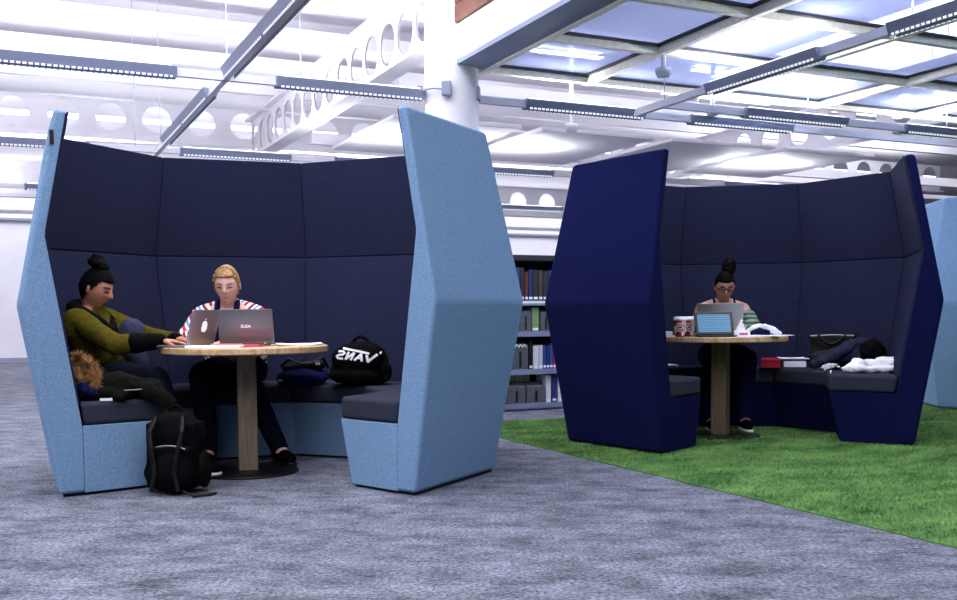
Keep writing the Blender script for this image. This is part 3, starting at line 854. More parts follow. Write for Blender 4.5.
# ---- left booth seat: backpack with lettering
def soft(name, pieces, vox, sm, wr, ws, seed, m, parent):
    bm = bmesh.new()
    for p in pieces:
        if p[0] == 'c': add_capsule(bm, *p[1:])
        elif p[0] == 'e': add_ellipsoid(bm, *p[1:])
        elif p[0] == 'b': add_box(bm, *p[1:])
    return link(name, fused(bm, vox, sm, wr, ws, seed), m, parent)
o = thing('backpack', 'black backpack with bold white lettering lying on the left booth seat', 'backpack', (-.755, 6.30, .485), -.12)
soft('body', [('e', (0, .04, .135), (.175, .12, .135)), ('b', (0, .03, .09), (.28, .19, .16)), ('c', (-.12, .02, .08), .07, (.13, .03, .08), .08), ('e', (.03, .03, .2), (.12, .08, .07))], .008, 10, .008, 9, 11, M['black_cloth'], o)
soft('front_pocket', [('e', (0, -.065, .165), (.16, .045, .105)), ('e', (-.02, -.07, .06), (.16, .045, .05))], .006, 6, .004, 12, 12, M['black_cloth'], o)
bm = bmesh.new(); add_tube(bm, [(-.06+.12*k/10, .06, .255+.045*math.sin(PI*k/10)) for k in range(11)], .011); obj('carry_handle', bm, M['black_cloth'], o)
bm = bmesh.new(); add_tube(bm, [(.13, .08, .22), (.165, .05, .17), (.185, .0, .1), (.18, -.03, .03)], .014); obj('shoulder_strap', bm, M['black_cloth'], o)
bm = bmesh.new(); add_tube(bm, [(.05+.08*k/8, -.02-.03*(k/8), .245-.05*(k/8)**2) for k in range(9)], .006); obj('zip', bm, M['silver'], o)
def vans():
    """white strokes: mirrored word under a long bar"""
    bm = bmesh.new()
    from mathutils.bvhtree import BVHTree
    trees = []
    for ch in o.children:
        if ch.name.startswith(('body', 'front_pocket')):
            trees.append(BVHTree.FromPolygons([v.co.copy() for v in ch.data.vertices], [tuple(p.vertices) for p in ch.data.polygons]))
    def Y(x, z):
        ys = [h[0].y for h in (t.ray_cast(Vector((x, -.6, z)), Vector((0, 1, 0))) for t in trees) if h[0] is not None]
        return min(ys) if ys else -.05
    def st(pts, w=.0075):
        for (x0, z0), (x1, z1) in zip(pts, pts[1:]):
            d = Vector((x1-x0, z1-z0)); n = Vector((-d.y, d.x)).normalized()*w; e = d.normalized()*w*.6; N = 6
            a = Vector((x0, z0))-e; b = Vector((x1, z1))+e
            for k in range(N):
                p, q = a.lerp(b, k/N), a.lerp(b, (k+1)/N)
                loop = [p+n, p-n, q-n, q+n]
                add_prism(bm, [(c.x, Y(c.x, c.y)-.003, c.y) for c in loop], [(c.x, Y(c.x, c.y)+.004, c.y) for c in loop])
    def L(x, z): return (x*1.06+.30*(z-.118)+.01, .158+(z-.118)*.82-.012*x/.1)
    st([L(-.118, .168), L(-.092, .172), L(-.080, .160), L(-.090, .147), L(-.110, .142), L(-.122, .130), L(-.112, .117), L(-.082, .118)], .0062)
    st([L(-.062, .118), L(-.058, .168)], .0068); st([L(-.060, .120), L(-.028, .166)], .0064); st([L(-.030, .118), L(-.024, .168)], .0068)
    st([L(-.008, .118), L(.018, .166), L(.034, .118)], .0068); st([L(.0, .134), L(.028, .134)], .005)
    st([L(.052, .160), L(.070, .118), L(.112, .185)], .0078)
    st([L(-.098, .194), L(.0, .184), L(.058, .176)], .0066)
    return bm
obj('lettering', vans(), M['print_white'], o)

# dark bag / folded coat on the seat behind the table
o = thing('shoulder_bag', 'navy and black shoulder bag slumped on the left booth seat beneath the table edge', 'bag', (-1.13, 6.42, .485), .05)
soft('body', [('e', (0, 0, .05), (.17, .11, .055)), ('c', (-.13, -.03, .03), .035, (.12, -.04, .04), .04)], .007, 6, .008, 12, 21, M['navy_cloth'], o)
soft('flap', [('c', (-.1, -.03, .1), .03, (.1, -.01, .125), .032), ('e', (.1, -.03, .12), (.05, .04, .035))], .006, 5, .006, 15, 22, M['black_leather'], o)
bm = bmesh.new(); add_tube(bm, [(-.14, .02, .11), (-.08, -.04, .16), (0, -.07, .13), (.06, -.06, .13), (.13, -.02, .17), (.16, .04, .1)], .009); obj('strap', bm, M['black_leather'], o)
bm = bmesh.new(); add_box(bm, (.105, -.072, .128), (.03, .006, .016)); add_box(bm, (-.135, -.07, .025), (.03, .01, .014)); add_box(bm, (.07, -.085, .045), (.012, .006, .012)); obj('buckle', bm, M['silver'], o, bevel=.002)

# ---- parka with a fur trimmed hood on the front left seat
o = thing('parka', 'dark parka with tan fur hood heaped on the front left seat of the pale booth', 'coat', (-1.98, 5.33, .485))
soft('coat', [('c', (-.12, .03, .06), .07, (.08, .0, .07), .075), ('c', (.05, .05, .075), .07, (.22, .05, .05), .05), ('c', (.2, .0, .045), .045, (.315, .04, -.02), .035), ('c', (.28, -.01, .02), .04, (.33, -.01, -.1), .025),
              ('c', (-.14, -.06, .035), .035, (.1, -.07, .03), .03), ('c', (.0, .1, .06), .06, (.22, .12, .05), .05)], .009, 6, .014, 13, 31, M['parka'], o)
hood = soft('hood', [('e', (-.105, .06, .10), (.09, .085, .095)), ('c', (-.09, -.03, .03), .045, (.02, -.02, .04), .035)], .008, 5, .012, 14, 32, M['black_cloth'], o)
def fur():
    bm = bmesh.new(); core = [(-.165, -.01, .225), (-.13, -.02, .222), (-.09, -.03, .195), (-.055, -.045, .155), (-.045, -.06, .105), (-.06, -.075, .065), (-.10, -.07, .085), (-.135, -.06, .125), (-.15, -.04, .165)]
    add_tube(bm, core, .024, 10); r = random.Random(3)
    for i in range(2600):
        k = r.random()*(len(core)-1); j = int(k); p = Vector(core[j]).lerp(Vector(core[j+1]), k-j)
        d = Vector((r.gauss(0, 1), r.gauss(0, 1), r.gauss(0, 1))).normalized(); q = p+d*.018
        u = d.orthogonal().normalized()*.0024; tip = q+d*(.022+.02*r.random())+Vector((0, -.006, -.012))*r.random()
        a, b, c = bm.verts.new(q-u), bm.verts.new(q+u), bm.verts.new(tip); bm.faces.new((a, b, c))
    me = bpy.data.meshes.new('fur'); bm.to_mesh(me); bm.free(); return me
ft = link('fur_trim', fur(), M['fur'], hood); ft['label'] = 'tan fur trim'
soft('lining', [('c', (-.13, -.085, .06), .022, (-.05, -.1, .045), .026), ('e', (-.09, -.095, .075), (.03, .02, .025))], .005, 3, .008, 40, 33, M['lining'] if 'lining' in M else M['navy_cloth'], o)
bm = bmesh.new(); add_tube(bm, [(-.03, -.06, .075), (.04, -.075, .06), (.12, -.07, .05), (.2, -.06, .055)], .003); obj('zip', bm, M['grey_alloy'], o)
bm = bmesh.new(); add_box(bm, (.03, -.112, .006), (.065, .004, .014)); obj('sewn_label', bm, M['print_white'], o)

# ---- backpack on the floor
o = thing('backpack', 'plain black backpack standing on the carpet against the pale booth seat', 'backpack', (-1.60, 5.17, 0), -.06)
soft('body', [('b', (0, .06, .2), (.27, .15, .34)), ('e', (0, .06, .3), (.155, .105, .13)), ('e', (0, .05, .1), (.17, .115, .1))], .009, 12, .008, 8, 41, M['black_cloth'], o)
soft('front_pocket', [('b', (.02, -.045, .15), (.2, .06, .2)), ('e', (.02, -.06, .12), (.115, .045, .11))], .007, 9, .006, 12, 42, M['black_cloth'], o)
soft('side_pocket', [('e', (.155, .05, .12), (.035, .08, .1))], .006, 4, .004, 14, 43, M['black_cloth'], o)
bm = bmesh.new(); add_tube(bm, [(-.05+.1*k/10, .07, .41+.045*math.sin(PI*k/10)) for k in range(11)], .01); obj('carry_handle', bm, M['black_cloth'], o)
for s in (-1, 1):
    bm = bmesh.new(); add_tube(bm, [(s*.07, -.02, .40), (s*.085, -.075, .33), (s*.07, -.095, .25), (s*.05, -.1, .12), (s*.07, -.11, .03)], .013); obj('webbing_strap', bm, M['black_leather'], o)
bm = bmesh.new(); add_tube(bm, [(.09, -.1, .03), (.14, -.1, .008), (.2, -.06, .008), (.245, -.04, .01), (.23, -.07, .008), (.15, -.13, .008)], .006); obj('loose_cord', bm, M['black_leather'], o)
bm = bmesh.new(); add_tube(bm, [(-.08+.18*k/12, -.088+.01*abs(k-6)/6, .262-.02*((k-6)/6)**2) for k in range(13)], .004); obj('zip', bm, M['grey_alloy'], o)

# ---- right booth seat
o = thing('storage_box', 'red box file on the seat of the blue booth', 'box', (2.315, 7.90, .484), -.3)
bm = bmesh.new(); add_box(bm, (0, 0, .036), (.15, .24, .07)); obj('case', bm, M['red'], o, bevel=.004)
bm = bmesh.new(); add_box(bm, (0, -.121, .05), (.14, .002, .003)); obj('lid_seam', bm, M['black_plastic'], o)
sheet_stack('loose_papers', 'white sheets lying beside the red box on the blue booth seat', 'paper', (2.475, 7.88, .55), -.15, .2, .22, .008, M['paper'], 2, .02, .01)
o = thing('folder', 'grey folder under the white sheets beside the red box', 'folder', (2.475, 7.88, .484), -.2)
bm = bmesh.new(); add_box(bm, (0, 0, .03), (.17, .23, .058)); obj('cover', bm, M['file_grey'], o, bevel=.006)
bm = bmesh.new(); add_box(bm, (.01, 0, .03), (.165, .232, .045)); obj('pages', bm, M['paper'], o)
o = thing('handbag', 'black leather handbag standing against the back of the blue booth seat', 'handbag', (2.76, 7.79, .484), -.45); o.scale = (1.25, 1.2, 1.15)
soft('body', [('b', (0, 0, .11), (.26, .07, .2)), ('e', (0, 0, .06), (.16, .075, .06)), ('c', (-.12, 0, .21), .025, (.12, 0, .215), .022)], .007, 5, .005, 10, 51, M['black_leather'], o)
bm = bmesh.new(); add_tube(bm, [(-.08+.16*k/10, -.03-.02*math.sin(PI*k/10), .222-.06*math.sin(PI*k/10)) for k in range(11)], .008); obj('handle', bm, M['black_leather'], o)
bm = bmesh.new(); add_tube(bm, [(-.13, -.03, .215), (0, -.035, .222), (.13, -.03, .218)], .005); obj('zip', bm, M['silver'], o)
o = thing('jacket', 'dark jacket thrown over the corner of the blue booth seat', 'jacket', (2.77, 7.50, .484), -.5); o.scale = (1.12, 1.12, 1.25)
soft('body', [('c', (-.16, .0, .05), .045, (.02, .03, .1), .065), ('c', (.0, .02, .1), .07, (.16, .0, .085), .075), ('c', (-.02, .1, .12), .05, (.1, .1, .15), .045), ('c', (-.15, .1, .05), .04, (.12, .12, .06), .05)], .008, 5, .018, 11, 61, M['dark_jacket'], o)
soft('sleeve', [('c', (-.2, -.06, .035), .032, (-.06, -.05, .09), .035), ('c', (-.06, -.05, .09), .035, (.05, -.03, .15), .035), ('c', (.03, -.02, .16), .03, (.1, .02, .12), .03)], .006, 4, .012, 16, 62, M['dark_jacket'], o)
soft('hood', [('e', (.16, -.04, .11), (.085, .07, .075))], .006, 4, .014, 18, 63, M['black_cloth'], o)
o = thing('white_top', 'white garment heaped on the front of the blue booth seat', 'clothes', (2.79, 7.13, .484), .05); o.scale = (1.12, 1.1, 1.2)
soft('cloth', [('c', (-.16, .0, .022), .02, (-.05, .02, .045), .035), ('c', (-.07, .05, .05), .035, (.06, .03, .035), .035), ('c', (.04, .02, .04), .035, (.16, .03, .05), .035), ('c', (-.1, -.03, .025), .022, (.15, -.03, .022), .02)], .006, 4, .013, 17, 71, M['white_cloth'], o)
soft('collar', [('c', (.08, .05, .07), .02, (.17, .04, .075), .018)], .005, 3, .006, 20, 72, M['white_cloth'], o)
o = thing('earphones', 'tangled white earphone cable on the edge of the blue booth seat', 'earphones', (2.575, 7.29, .486))
bm = bmesh.new(); r_ = random.Random(5)
pts = [(-.03+.05*math.sin(k*1.3)+.01*r_.random(), -.03+.05*math.cos(k*.9), .01+.045*abs(math.sin(k*.7))) for k in range(26)]
add_tube(bm, pts, .0035, 6); add_tube(bm, [(-.02, -.06, .008), (-.04, -.1, .006), (-.045, -.128, -.01), (-.045, -.135, -.09)], .004, 6); obj('cable', bm, M['white_plastic'], o, smooth=True)
bm = bmesh.new(); add_ellipsoid(bm, (.06, .02, .03), (.012, .009, .009)); obj('ear_bud', bm, M['white_plastic'], o)
sheet_stack('loose_papers', 'pale sheets on the left seat of the blue booth, half hidden by its wall', 'paper', (1.42, 7.98, .484), .35, .26, .2, .02, M['paper'], 3, .03, .02)

# ---- bookcase between the booths
def bookcase():
    o = thing('bookcase', 'grey library bookcase standing between the two booths', 'bookcase', G(1.02, .62, 0), TH)
    Wd, D = 1.2, .3
    zs = [.05, .375, .735, 1.03, 1.44]
    for x in (0, Wd):
        bm = bmesh.new(); add_box(bm, (x, 0, .74), (.025, D, 1.46)); obj('side_panel', bm, M['shelf_grey'], o)
    for z in zs[:-1]:
        bm = bmesh.new(); add_box(bm, (Wd/2, 0, z), (Wd-.025, D, .022)); s = obj('shelf', bm, M['shelf_grey'], o)
        bm = bmesh.new(); add_box(bm, (Wd/2, -D/2-.004, z-.004), (Wd-.02, .01, .05)); obj('shelf_front', bm, M['shelf_grey'], s)
    bm = bmesh.new(); add_box(bm, (Wd/2, 0, zs[-1]+.01), (Wd, D+.02, .05)); obj('top_panel', bm, M['shelf_dark'], o)
    bm = bmesh.new(); add_box(bm, (Wd/2, -D/2-.008, 1.03), (Wd-.02, .006, .018)); obj('label_strip', bm, M['paper'], o)
    bm = bmesh.new(); add_box(bm, (Wd/2, D/2-.005, .74), (Wd-.03, .008, 1.4)); obj('back_panel', bm, M['shelf_dark'], o)
    bm = bmesh.new(); add_box(bm, (Wd/2, -.0, .02), (Wd-.03, D-.03, .04)); obj('plinth', bm, M['shelf_grey'], o)
    return zs
ZS = bookcase()
base_bc = G(1.02, .62, 0)
ORD = ['first', 'second', 'third', 'fourth', 'fifth', 'sixth', 'seventh', 'eighth', 'ninth', 'tenth', 'eleventh', 'twelfth', 'thirteenth', 'fourteenth', 'fifteenth', 'sixteenth', 'seventeenth', 'eighteenth']
bookmats = {}
def book(x, z, w, h, d, col, colname, label, group, ay=-.02):
    if col not in bookmats: bookmats[col] = plain('cover_'+colname.replace(' ', '_'), col, .5, var=.08)
    t = thing('book', label, 'book', base_bc+BV*x+AV*ay+Vector((0, 0, z+.012)), TH, group)
    bm = bmesh.new()
    add_box(bm, (-w/2+.0015, -.0, h/2), (.003, d, h)); add_box(bm, (w/2-.0015, 0, h/2), (.003, d, h)); add_box(bm, (0, -d/2+.0015, h/2), (w, .003, h))
    obj('cover', bm, bookmats[col], t)
    bm = bmesh.new(); add_box(bm, (0, .003, h/2), (w-.006, d-.008, h-.008)); pg = obj('pages', bm, M['paper'], t)
    bm = bmesh.new(); add_box(bm, (0, -d/2-.0006, .03), (w*.8, .0012, .022)); lb = obj('spine_label', bm, M['paper'], t)
x = .335; i = 0
tops = [('#23242e', 'black'), ('#3a1c22', 'maroon'), ('#2a3a78', 'blue'), ('#24252d', 'black'), ('#5a2a1c', 'brown'), ('#1f2f6a', 'navy'), ('#27262c', 'black'), ('#3f3a36', 'grey'), ('#232838', 'slate'), ('#24407e', 'blue'), ('#1d2344', 'navy'), ('#7c4a34', 'tan'), ('#34518c', 'blue'), ('#15161c', 'black'), ('#3c3438', 'plum'), ('#20222c', 'black')]
while x < 1.12 and i < 16:
    w_ = .038+.026*rng.random(); h_ = .25+.075*rng.random(); c, cn = tops[i]
    book(x+w_/2, ZS[3], w_, h_, .2, c, cn, f'{cn} book, {ORD[i]} from the left on the top shelf of the grey bookcase', 'books on the top shelf')
    x += w_+.006; i += 1
def magfile(x, z, w, h, col, label, m, y1=.12):
    t = thing('magazine_file', label, 'magazine file', base_bc+BV*x+Vector((0, 0, z+.012)), TH, 'magazine files in the bookcase')
    bm = bmesh.new(); y0 = -.13
    add_prism(bm, [(-w/2, y0, 0), (-w/2, y1, 0), (-w/2, y1, h), (-w/2, y0, h*.8)], [(w/2, y0, 0), (w/2, y1, 0), (w/2, y1, h), (w/2, y0, h*.8)]); obj('case', bm, m, t, bevel=.004)
    bm = bmesh.new(); add_box(bm, (0, y0-.001, h*.35), (w*.12, .004, h*.5)); obj('finger_slot', bm, M['black_plastic'], t)
    return t
# second shelf down: grey files and a green book
magfile(.42, ZS[2], .13, .24, '', 'grey magazine file at the left on the second shelf', M['file_grey'])
magfile(.55, ZS[2], .12, .25, '', 'grey magazine file left of the green book on the second shelf', M['file_grey'])
book(.66, ZS[2], .075, .235, .2, '#7c9a6a', 'green', 'green book on the second shelf of the grey bookcase', 'books on the second shelf')
magfile(.77, ZS[2], .12, .24, '', 'grey magazine file right of the green book on the second shelf', M['file_grey'])
magfile(.90, ZS[2], .12, .24, '', 'grey magazine file next to the blue booth edge on the second shelf', M['file_grey'])
# third shelf
f = magfile(.49, ZS[1], .17, .30, '', 'dark file with a white wire clip on the third shelf', M['file_grey'])
bm = bmesh.new()
add_tube(bm, [(-.06+.12*k/36, -.137, .215+.028*abs(math.sin(k*PI/12))) for k in range(37)], .005, 6); obj('wire_clip', bm, M['print_white'], f)
x = .59
for i, (w_, h_, c, cn) in enumerate([(.04, .28, '#15161c', 'black'), (.06, .23, '#d8d8dc', 'white'), (.04, .235, '#c9ccd8', 'pale grey'), (.035, .23, '#2a3a8c', 'blue'), (.03, .22, '#27306e', 'navy'), (.035, .235, '#3a4a9c', 'mid blue'), (.03, .24, '#a02438', 'red'), (.035, .24, '#d4d4da', 'off-white'), (.04, .23, '#444a6a', 'slate'), (.04, .24, '#26272f', 'charcoal')]):
    book(x+w_/2, ZS[1], w_, h_, .2, c, cn, f'{cn} book on the third shelf, {ORD[i]} after the dark file', 'books on the third shelf'); x += w_+.004
# lowest shelf
magfile(.45, ZS[0], .19, .215, '', 'wide dark grey file at the left of the lowest shelf', M['file_grey'], -.02)
magfile(.66, ZS[0], .20, .21, '', 'wide dark grey file in the middle of the lowest shelf', M['file_grey'], -.02)
for i, (xx, hh) in enumerate(((.47, .27), (.55, .275), (.63, .27))):
    book(xx, ZS[0], .072, hh, .11, '#d6cfae', 'cream', f'{ORD[i]} thick cream book showing above the files on the lowest shelf', 'books on the lowest shelf', .07)
book(.80, ZS[0], .055, .27, .2, '#dcdce4', 'white', 'white book right of the files on the lowest shelf', 'books on the lowest shelf')
book(.865, ZS[0], .05, .28, .2, '#27367e', 'blue', 'blue book between two white ones on the lowest shelf', 'books on the lowest shelf')
book(.93, ZS[0], .05, .27, .2, '#e2e2e8', 'white', 'white book nearest the blue booth on the lowest shelf', 'books on the lowest shelf')

# ================================================================== PEOPLE
def basis(fwd, tilt=0.0, roll=0.0):
    """head frame: columns right, forward, up; tilt > 0 looks down"""
    f = Vector((fwd[0], fwd[1], 0)).normalized(); u = Vector((0, 0, 1)); r_ = f.cross(u)
    R = Matrix((r_, f, u)).transposed()
    return R @ Matrix.Rotation(-tilt, 3, 'X') @ Matrix.Rotation(roll, 3, 'Y')

def head_pt(px, py, pz, s=1.0, grow=0.0):
    """unit direction -> skull surface (x right, y forward, z up), metres"""
    x, y, z = px*.074, py*.094, pz*.118
    if pz < 0:
        t = -pz
        x *= 1-.30*t**1.6
        if py < 0: y *= 1-.38*t; 
        else: y *= 1-.10*t
    if py > 0: y *= .97
    if py > .15:
        g = lambda cx, cz, sx, sz: math.exp(-((x-cx)/sx)**2-((z-cz)/sz)**2)
        k = min(1, (py-.15)*2.5)
        d = 0
        d += .021*g(0, -.022, .0125, .014)+.014*g(0, -.002, .009, .024)     # nose
        d -= .007*(g(.031, .012, .017, .013)+g(-.031, .012, .017, .013))     # sockets
        d += .004*(g(.03, .032, .026, .010)+g(-.03, .032, .026, .010))       # brow
        d += .006*g(0, -.056, .020, .006)+.006*g(0, -.068, .017, .006)       # lips
        d -= .003*g(0, -.0625, .022, .003)
        d += .009*g(0, -.098, .020, .014)                                     # chin
        d += .004*(g(.042, -.02, .02, .02)+g(-.042, -.02, .02, .02))          # cheeks
        y += d*k
    return Vector((x, y, z))*s*(1+grow)

def add_head(bm, c, R, s=1.0):
    nu, nv = 72, 52
    rows = []
    for j in range(nv+1):
        ph = -PI/2+PI*j/nv
        if j in (0, nv): rows.append([bm.verts.new(Vector(c)+R @ head_pt(0, 0, math.sin(ph), s))]); continue
        rows.append([bm.verts.new(Vector(c)+R @ head_pt(math.cos(ph)*math.sin(2*PI*i/nu), math.cos(ph)*math.cos(2*PI*i/nu), math.sin(ph), s)) for i in range(nu)])
    for a, b in zip(rows, rows[1:]):
        for i in range(nu):
            k = (i+1) % nu
            if len(a) == 1: bm.faces.new((a[0], b[k], b[i]))
            elif len(b) == 1: bm.faces.new((a[i], a[k], b[0]))
            else: bm.faces.new((a[i], a[k], b[k], b[i]))
    for sx in (-1, 1):                                       # ears
        add_ellipsoid(bm, Vector(c)+R @ Vector((sx*.075*s, -.008*s, -.004*s)), (.010*s, .018*s, .030*s), R @ Matrix.Rotation(sx*-.25, 3, 'Z'), 14, 10)

def face_parts(parent, base, c, R, s, lip, brow_mat, hair_off=0):
    def P(x, z, out=.0):
        # project onto the front of the skull
        best = None
        lo, hi = -1.0, 1.0
        pz = max(-1, min(1, z/(.118)))
        px = x/(.074*(1-.30*(-pz)**1.6 if pz < 0 else 1))
        py = math.sqrt(max(.02, 1-px*px-pz*pz)); p = head_pt(px, py, pz, s)
        return Vector(c)+R @ (p+Vector((0, out, 0)))-Vector(base)
    for sx in (-1, 1):
        bm = bmesh.new(); pts = [P(sx*.031+dx, .004-.10*abs(dx), .0012) for dx in (-.016, -.010, -.004, .004, .010, .016)]
        add_tube(bm, pts, .003, 8, [.002, .0042, .005, .005, .0042, .002]); obj('eye_lashes', bm, M['eye_dark'], parent)
        bm = bmesh.new(); pts = [P(sx*.031+dx, .031-abs(dx)*.22, .001) for dx in (-.018, -.009, 0, .009, .018)]
        add_tube(bm, pts, .0026, 8, [.0016, .003, .0034, .003, .0016]); obj('eyebrow', bm, brow_mat, parent)
    bm = bmesh.new(); add_tube(bm, [P(dx, -.0625+abs(dx)*.08, -.001) for dx in (-.022, -.014, -.006, 0, .006, .014, .022)], .004, 8, [.0015, .0042, .0056, .005, .0056, .0042, .0015]); obj('lips', bm, lip, parent)

def hair_cap(c, R, s, grow, front_z, side_drop, back_drop, thick=.0):
    """hair shell over the skull; cut away round the face"""
    bm = bmesh.new(); nu, nv = 64, 44; V = {}
    def keep(px, py, pz):
        lim = front_z if py > .55 else (front_z+(side_drop-front_z)*min(1, (.55-py)/.55) if py > 0 else side_drop+(back_drop-side_drop)*min(1, -py/.6))
        return pz > lim
    def vert(i, j, inner):
        key = (i % nu if j not in (0, nv) else 0, j, inner)
        if key not in V:
            ph = -PI/2+PI*j/nv; px, py, pz = math.cos(ph)*math.sin(2*PI*i/nu), math.cos(ph)*math.cos(2*PI*i/nu), math.sin(ph)
            g = -.02 if inner else grow*(1+.15*noise.noise(Vector((px*6, py*6, pz*6))))
            p = head_pt(px, min(py, .999), pz, s, g)
            V[key] = bm.verts.new(Vector(c)+R @ p)
        return V[key]
    cells = set()
    for j in range(nv):
        ph = -PI/2+PI*(j+.5)/nv
        for i in range(nu):
            t = 2*PI*(i+.5)/nu
            if keep(math.cos(ph)*math.sin(t), math.cos(ph)*math.cos(t), math.sin(ph)): cells.add((i, j))
    for i, j in cells:
        for inner in (0, 1):
            q = [vert(i, j, inner), vert(i+1, j, inner), vert(i+1, j+1, inner), vert(i, j+1, inner)]
            q = list(dict.fromkeys(q))
            if inner: q.reverse()
            if len(q) >= 3:
                try: bm.faces.new(q)
                except ValueError: pass
        for di, dj, e in ((-1, 0, ((i, j), (i, j+1))), (1, 0, ((i+1, j), (i+1, j+1))), (0, -1, ((i, j), (i+1, j))), (0, 1, ((i, j+1), (i+1, j+1)))):
            if ((i+di) % nu, j+dj) not in cells and 0 <= j+dj < nv:
                q = [vert(*e[0], 0), vert(*e[1], 0), vert(*e[1], 1), vert(*e[0], 1)]
                try: bm.faces.new(q)
                except ValueError: pass
    return bm

def add_hand(bm, wrist, to, palm_n, s=1.0, curl=.35, side=1):
    """palm, four bent fingers of unequal length and a thumb from the side of the palm"""
    w_, d = Vector(wrist), (Vector(to)-Vector(wrist)).normalized()
    n = Vector(palm_n); n = (n-d*n.dot(d)).normalized(); sd = d.cross(n)*side
    for k in (-1, 0, 1): add_capsule(bm, w_+sd*k*.014*s, .017*s, w_+d*.075*s+sd*k*.020*s, .0135*s)
    for k, L in zip((-1.5, -.5, .5, 1.5), (.062, .076, .080, .070)):
        a = w_+d*.082*s+sd*k*.0185*s; dd = (d+sd*k*.07).normalized()
        p1 = a+(dd*math.cos(curl*.5)+n*math.sin(curl*.5))*L*.45*s
        p2 = p1+(dd*math.cos(curl*1.4)+n*math.sin(curl*1.4))*L*.32*s
        p3 = p2+(dd*math.cos(curl*2.1)+n*math.sin(curl*2.1))*L*.25*s
        chain(bm, [(a, .0092*s), (p1, .0086*s), (p2, .008*s), (p3, .0068*s)])
    a = w_+d*.025*s+sd*.026*s; b = a+(d*.6+sd*.7+n*.25).normalized()*.04*s; c = b+(d*.9+sd*.2+n*.3).normalized()*.03*s
    chain(bm, [(a, .013*s), (b, .0105*s), (c, .0082*s)])

def person(label, base, fwd, J, skin, head_s=1.0, tilt=.3, roll=0.0, lip=None, brow=None):
    """J: joints in world metres. Returns (root, head matrix)"""
    root = thing('person', label, 'person', base)
    B = Vector(base); q = lambda p: Vector(p)-B
    R = basis(fwd, tilt, roll); hc = q(J['head'])
    bm = bmesh.new(); add_head(bm, hc, R, head_s)
    nb = q(J['neck'])
    chain(bm, [(hc+R @ Vector((0, -.022, -.06))*head_s, .05*head_s), (nb, .055)])
    chain(bm, [(nb, .06), (nb+(q(J['hip'])-nb)*.28, .115)])
    sl, sr = q(J['sl']), q(J['sr'])
    mid = nb+(q(J['hip'])-nb)*.35
    for s_ in (sl, sr): chain(bm, [(nb.lerp(s_, .25), .052), (s_, .05)]); chain(bm, [(s_+Vector((0, 0, -.03)), .06), (mid, .10)])
    chain(bm, [(mid, .12), (q(J['hip']), .13)])
    hp = q(J['hip']); across = (sr-sl); across.z = 0; across.normalize()
    for nm, s_ in (('l', -1), ('r', 1)):
        h0 = hp+across*.08*s_
        chain(bm, [(h0, .088), (q(J['k'+nm]), .06)]); chain(bm, [(q(J['k'+nm]), .058), (q(J['a'+nm]), .04)])
        sh = sl if nm == 'l' else sr
        chain(bm, [(sh, .05), (q(J['e'+nm]), .038)]); chain(bm, [(q(J['e'+nm]), .038), (q(J['w'+nm]), .026)])
        add_hand(bm, q(J['w'+nm]), q(J['h'+nm]), J.get('pn'+nm, (0, 0, -1)), .98, J.get('curl', .2)*.5, 1 if nm == 'l' else -1)
        ft = q(J['f'+nm]); an = q(J['a'+nm]); chain(bm, [(an, .042), (an.lerp(ft, .5)+Vector((0, 0, -.015)), .04), (ft, .032)])
    body = link('body', fused(bm, .0047, 3), skin, root)
    face_parts(root, (0, 0, 0), hc, R, head_s, lip, brow)
    return root, B, R, hc, q

def garment(name, root, pieces, m, vox=.007, sm=4, wr=.004, ws=14, seed=1):
    bm = bmesh.new()
    for pts in pieces: chain(bm, pts)
    return link(name, fused(bm, vox, sm, wr, ws, seed), m, root)

def shoe(root, an, ft, m, sole):
    d = (ft-an); d.z = 0; d.normalize()
    bm = bmesh.new(); chain(bm, [(an+Vector((0, 0, .0)), .05), (an+Vector((0, 0, -.035))-d*.02, .044), (an.lerp(ft, .6)+Vector((0, 0, -.012)), .043), (ft+d*.03, .034)])
    s = link('shoe', fused(bm, .006, 3), m, root)
    bm = bmesh.new(); n = d.cross(Vector((0, 0, 1))); z = .012
    L0, L1 = an-d*.07, ft+d*.065; zz = min(an.z, ft.z)-.048
    out = []
    for k in range(24):
        t = 2*PI*k/24; c, s_ = math.cos(t), math.sin(t); mid = (L0+L1)/2; hl = (L1-L0).length/2
        p = mid+d*hl*abs(c)**.6*(1 if c > 0 else -1)+n*.043*abs(s_)**.7*(1 if s_ > 0 else -1); out.append(p)
    add_prism(bm, [Vector((p.x, p.y, max(.002, zz-.004))) for p in out], [Vector((p.x, p.y, max(.002, zz-.004)+.026)) for p in out])
    obj('sole', bm, sole, s, bevel=.004)

# ---- woman in the olive jumper, knee drawn up, typing
J = dict(head=(-2.215, 5.83, 1.085), neck=(-2.262, 5.86, .955), hip=(-2.20, 5.93, .585), sl=(-2.235, 6.03, .91), sr=(-2.285, 5.70, .905),
         er=(-2.03, 5.60, .765), wr=(-1.795, 5.66, .785), hr=(-1.70, 5.68, .777), el=(-1.96, 6.0, .80), wl=(-1.745, 5.84, .79), hl=(-1.66, 5.79, .775),
         kr=(-1.86, 5.74, .565), ar=(-1.655, 5.70, .10), fr=(-1.545, 5.70, .05), kl=(-2.03, 5.87, .845), al=(-1.985, 5.90, .55), fl=(-1.90, 5.86, .525), curl=.45)
root, B, R, hc, q = person('woman in an olive jumper with black hair in a top bun, knee drawn up', (-2.2, 5.9, .0), (1, -.14), J, M['skin_brown'], 1.0, .32, -.03, M['lip'], M['hair_black'])
obj('hair', hair_cap(hc, R, 1.0, .12, .50, -.15, -.62), M['hair_black'], root, smooth=True)
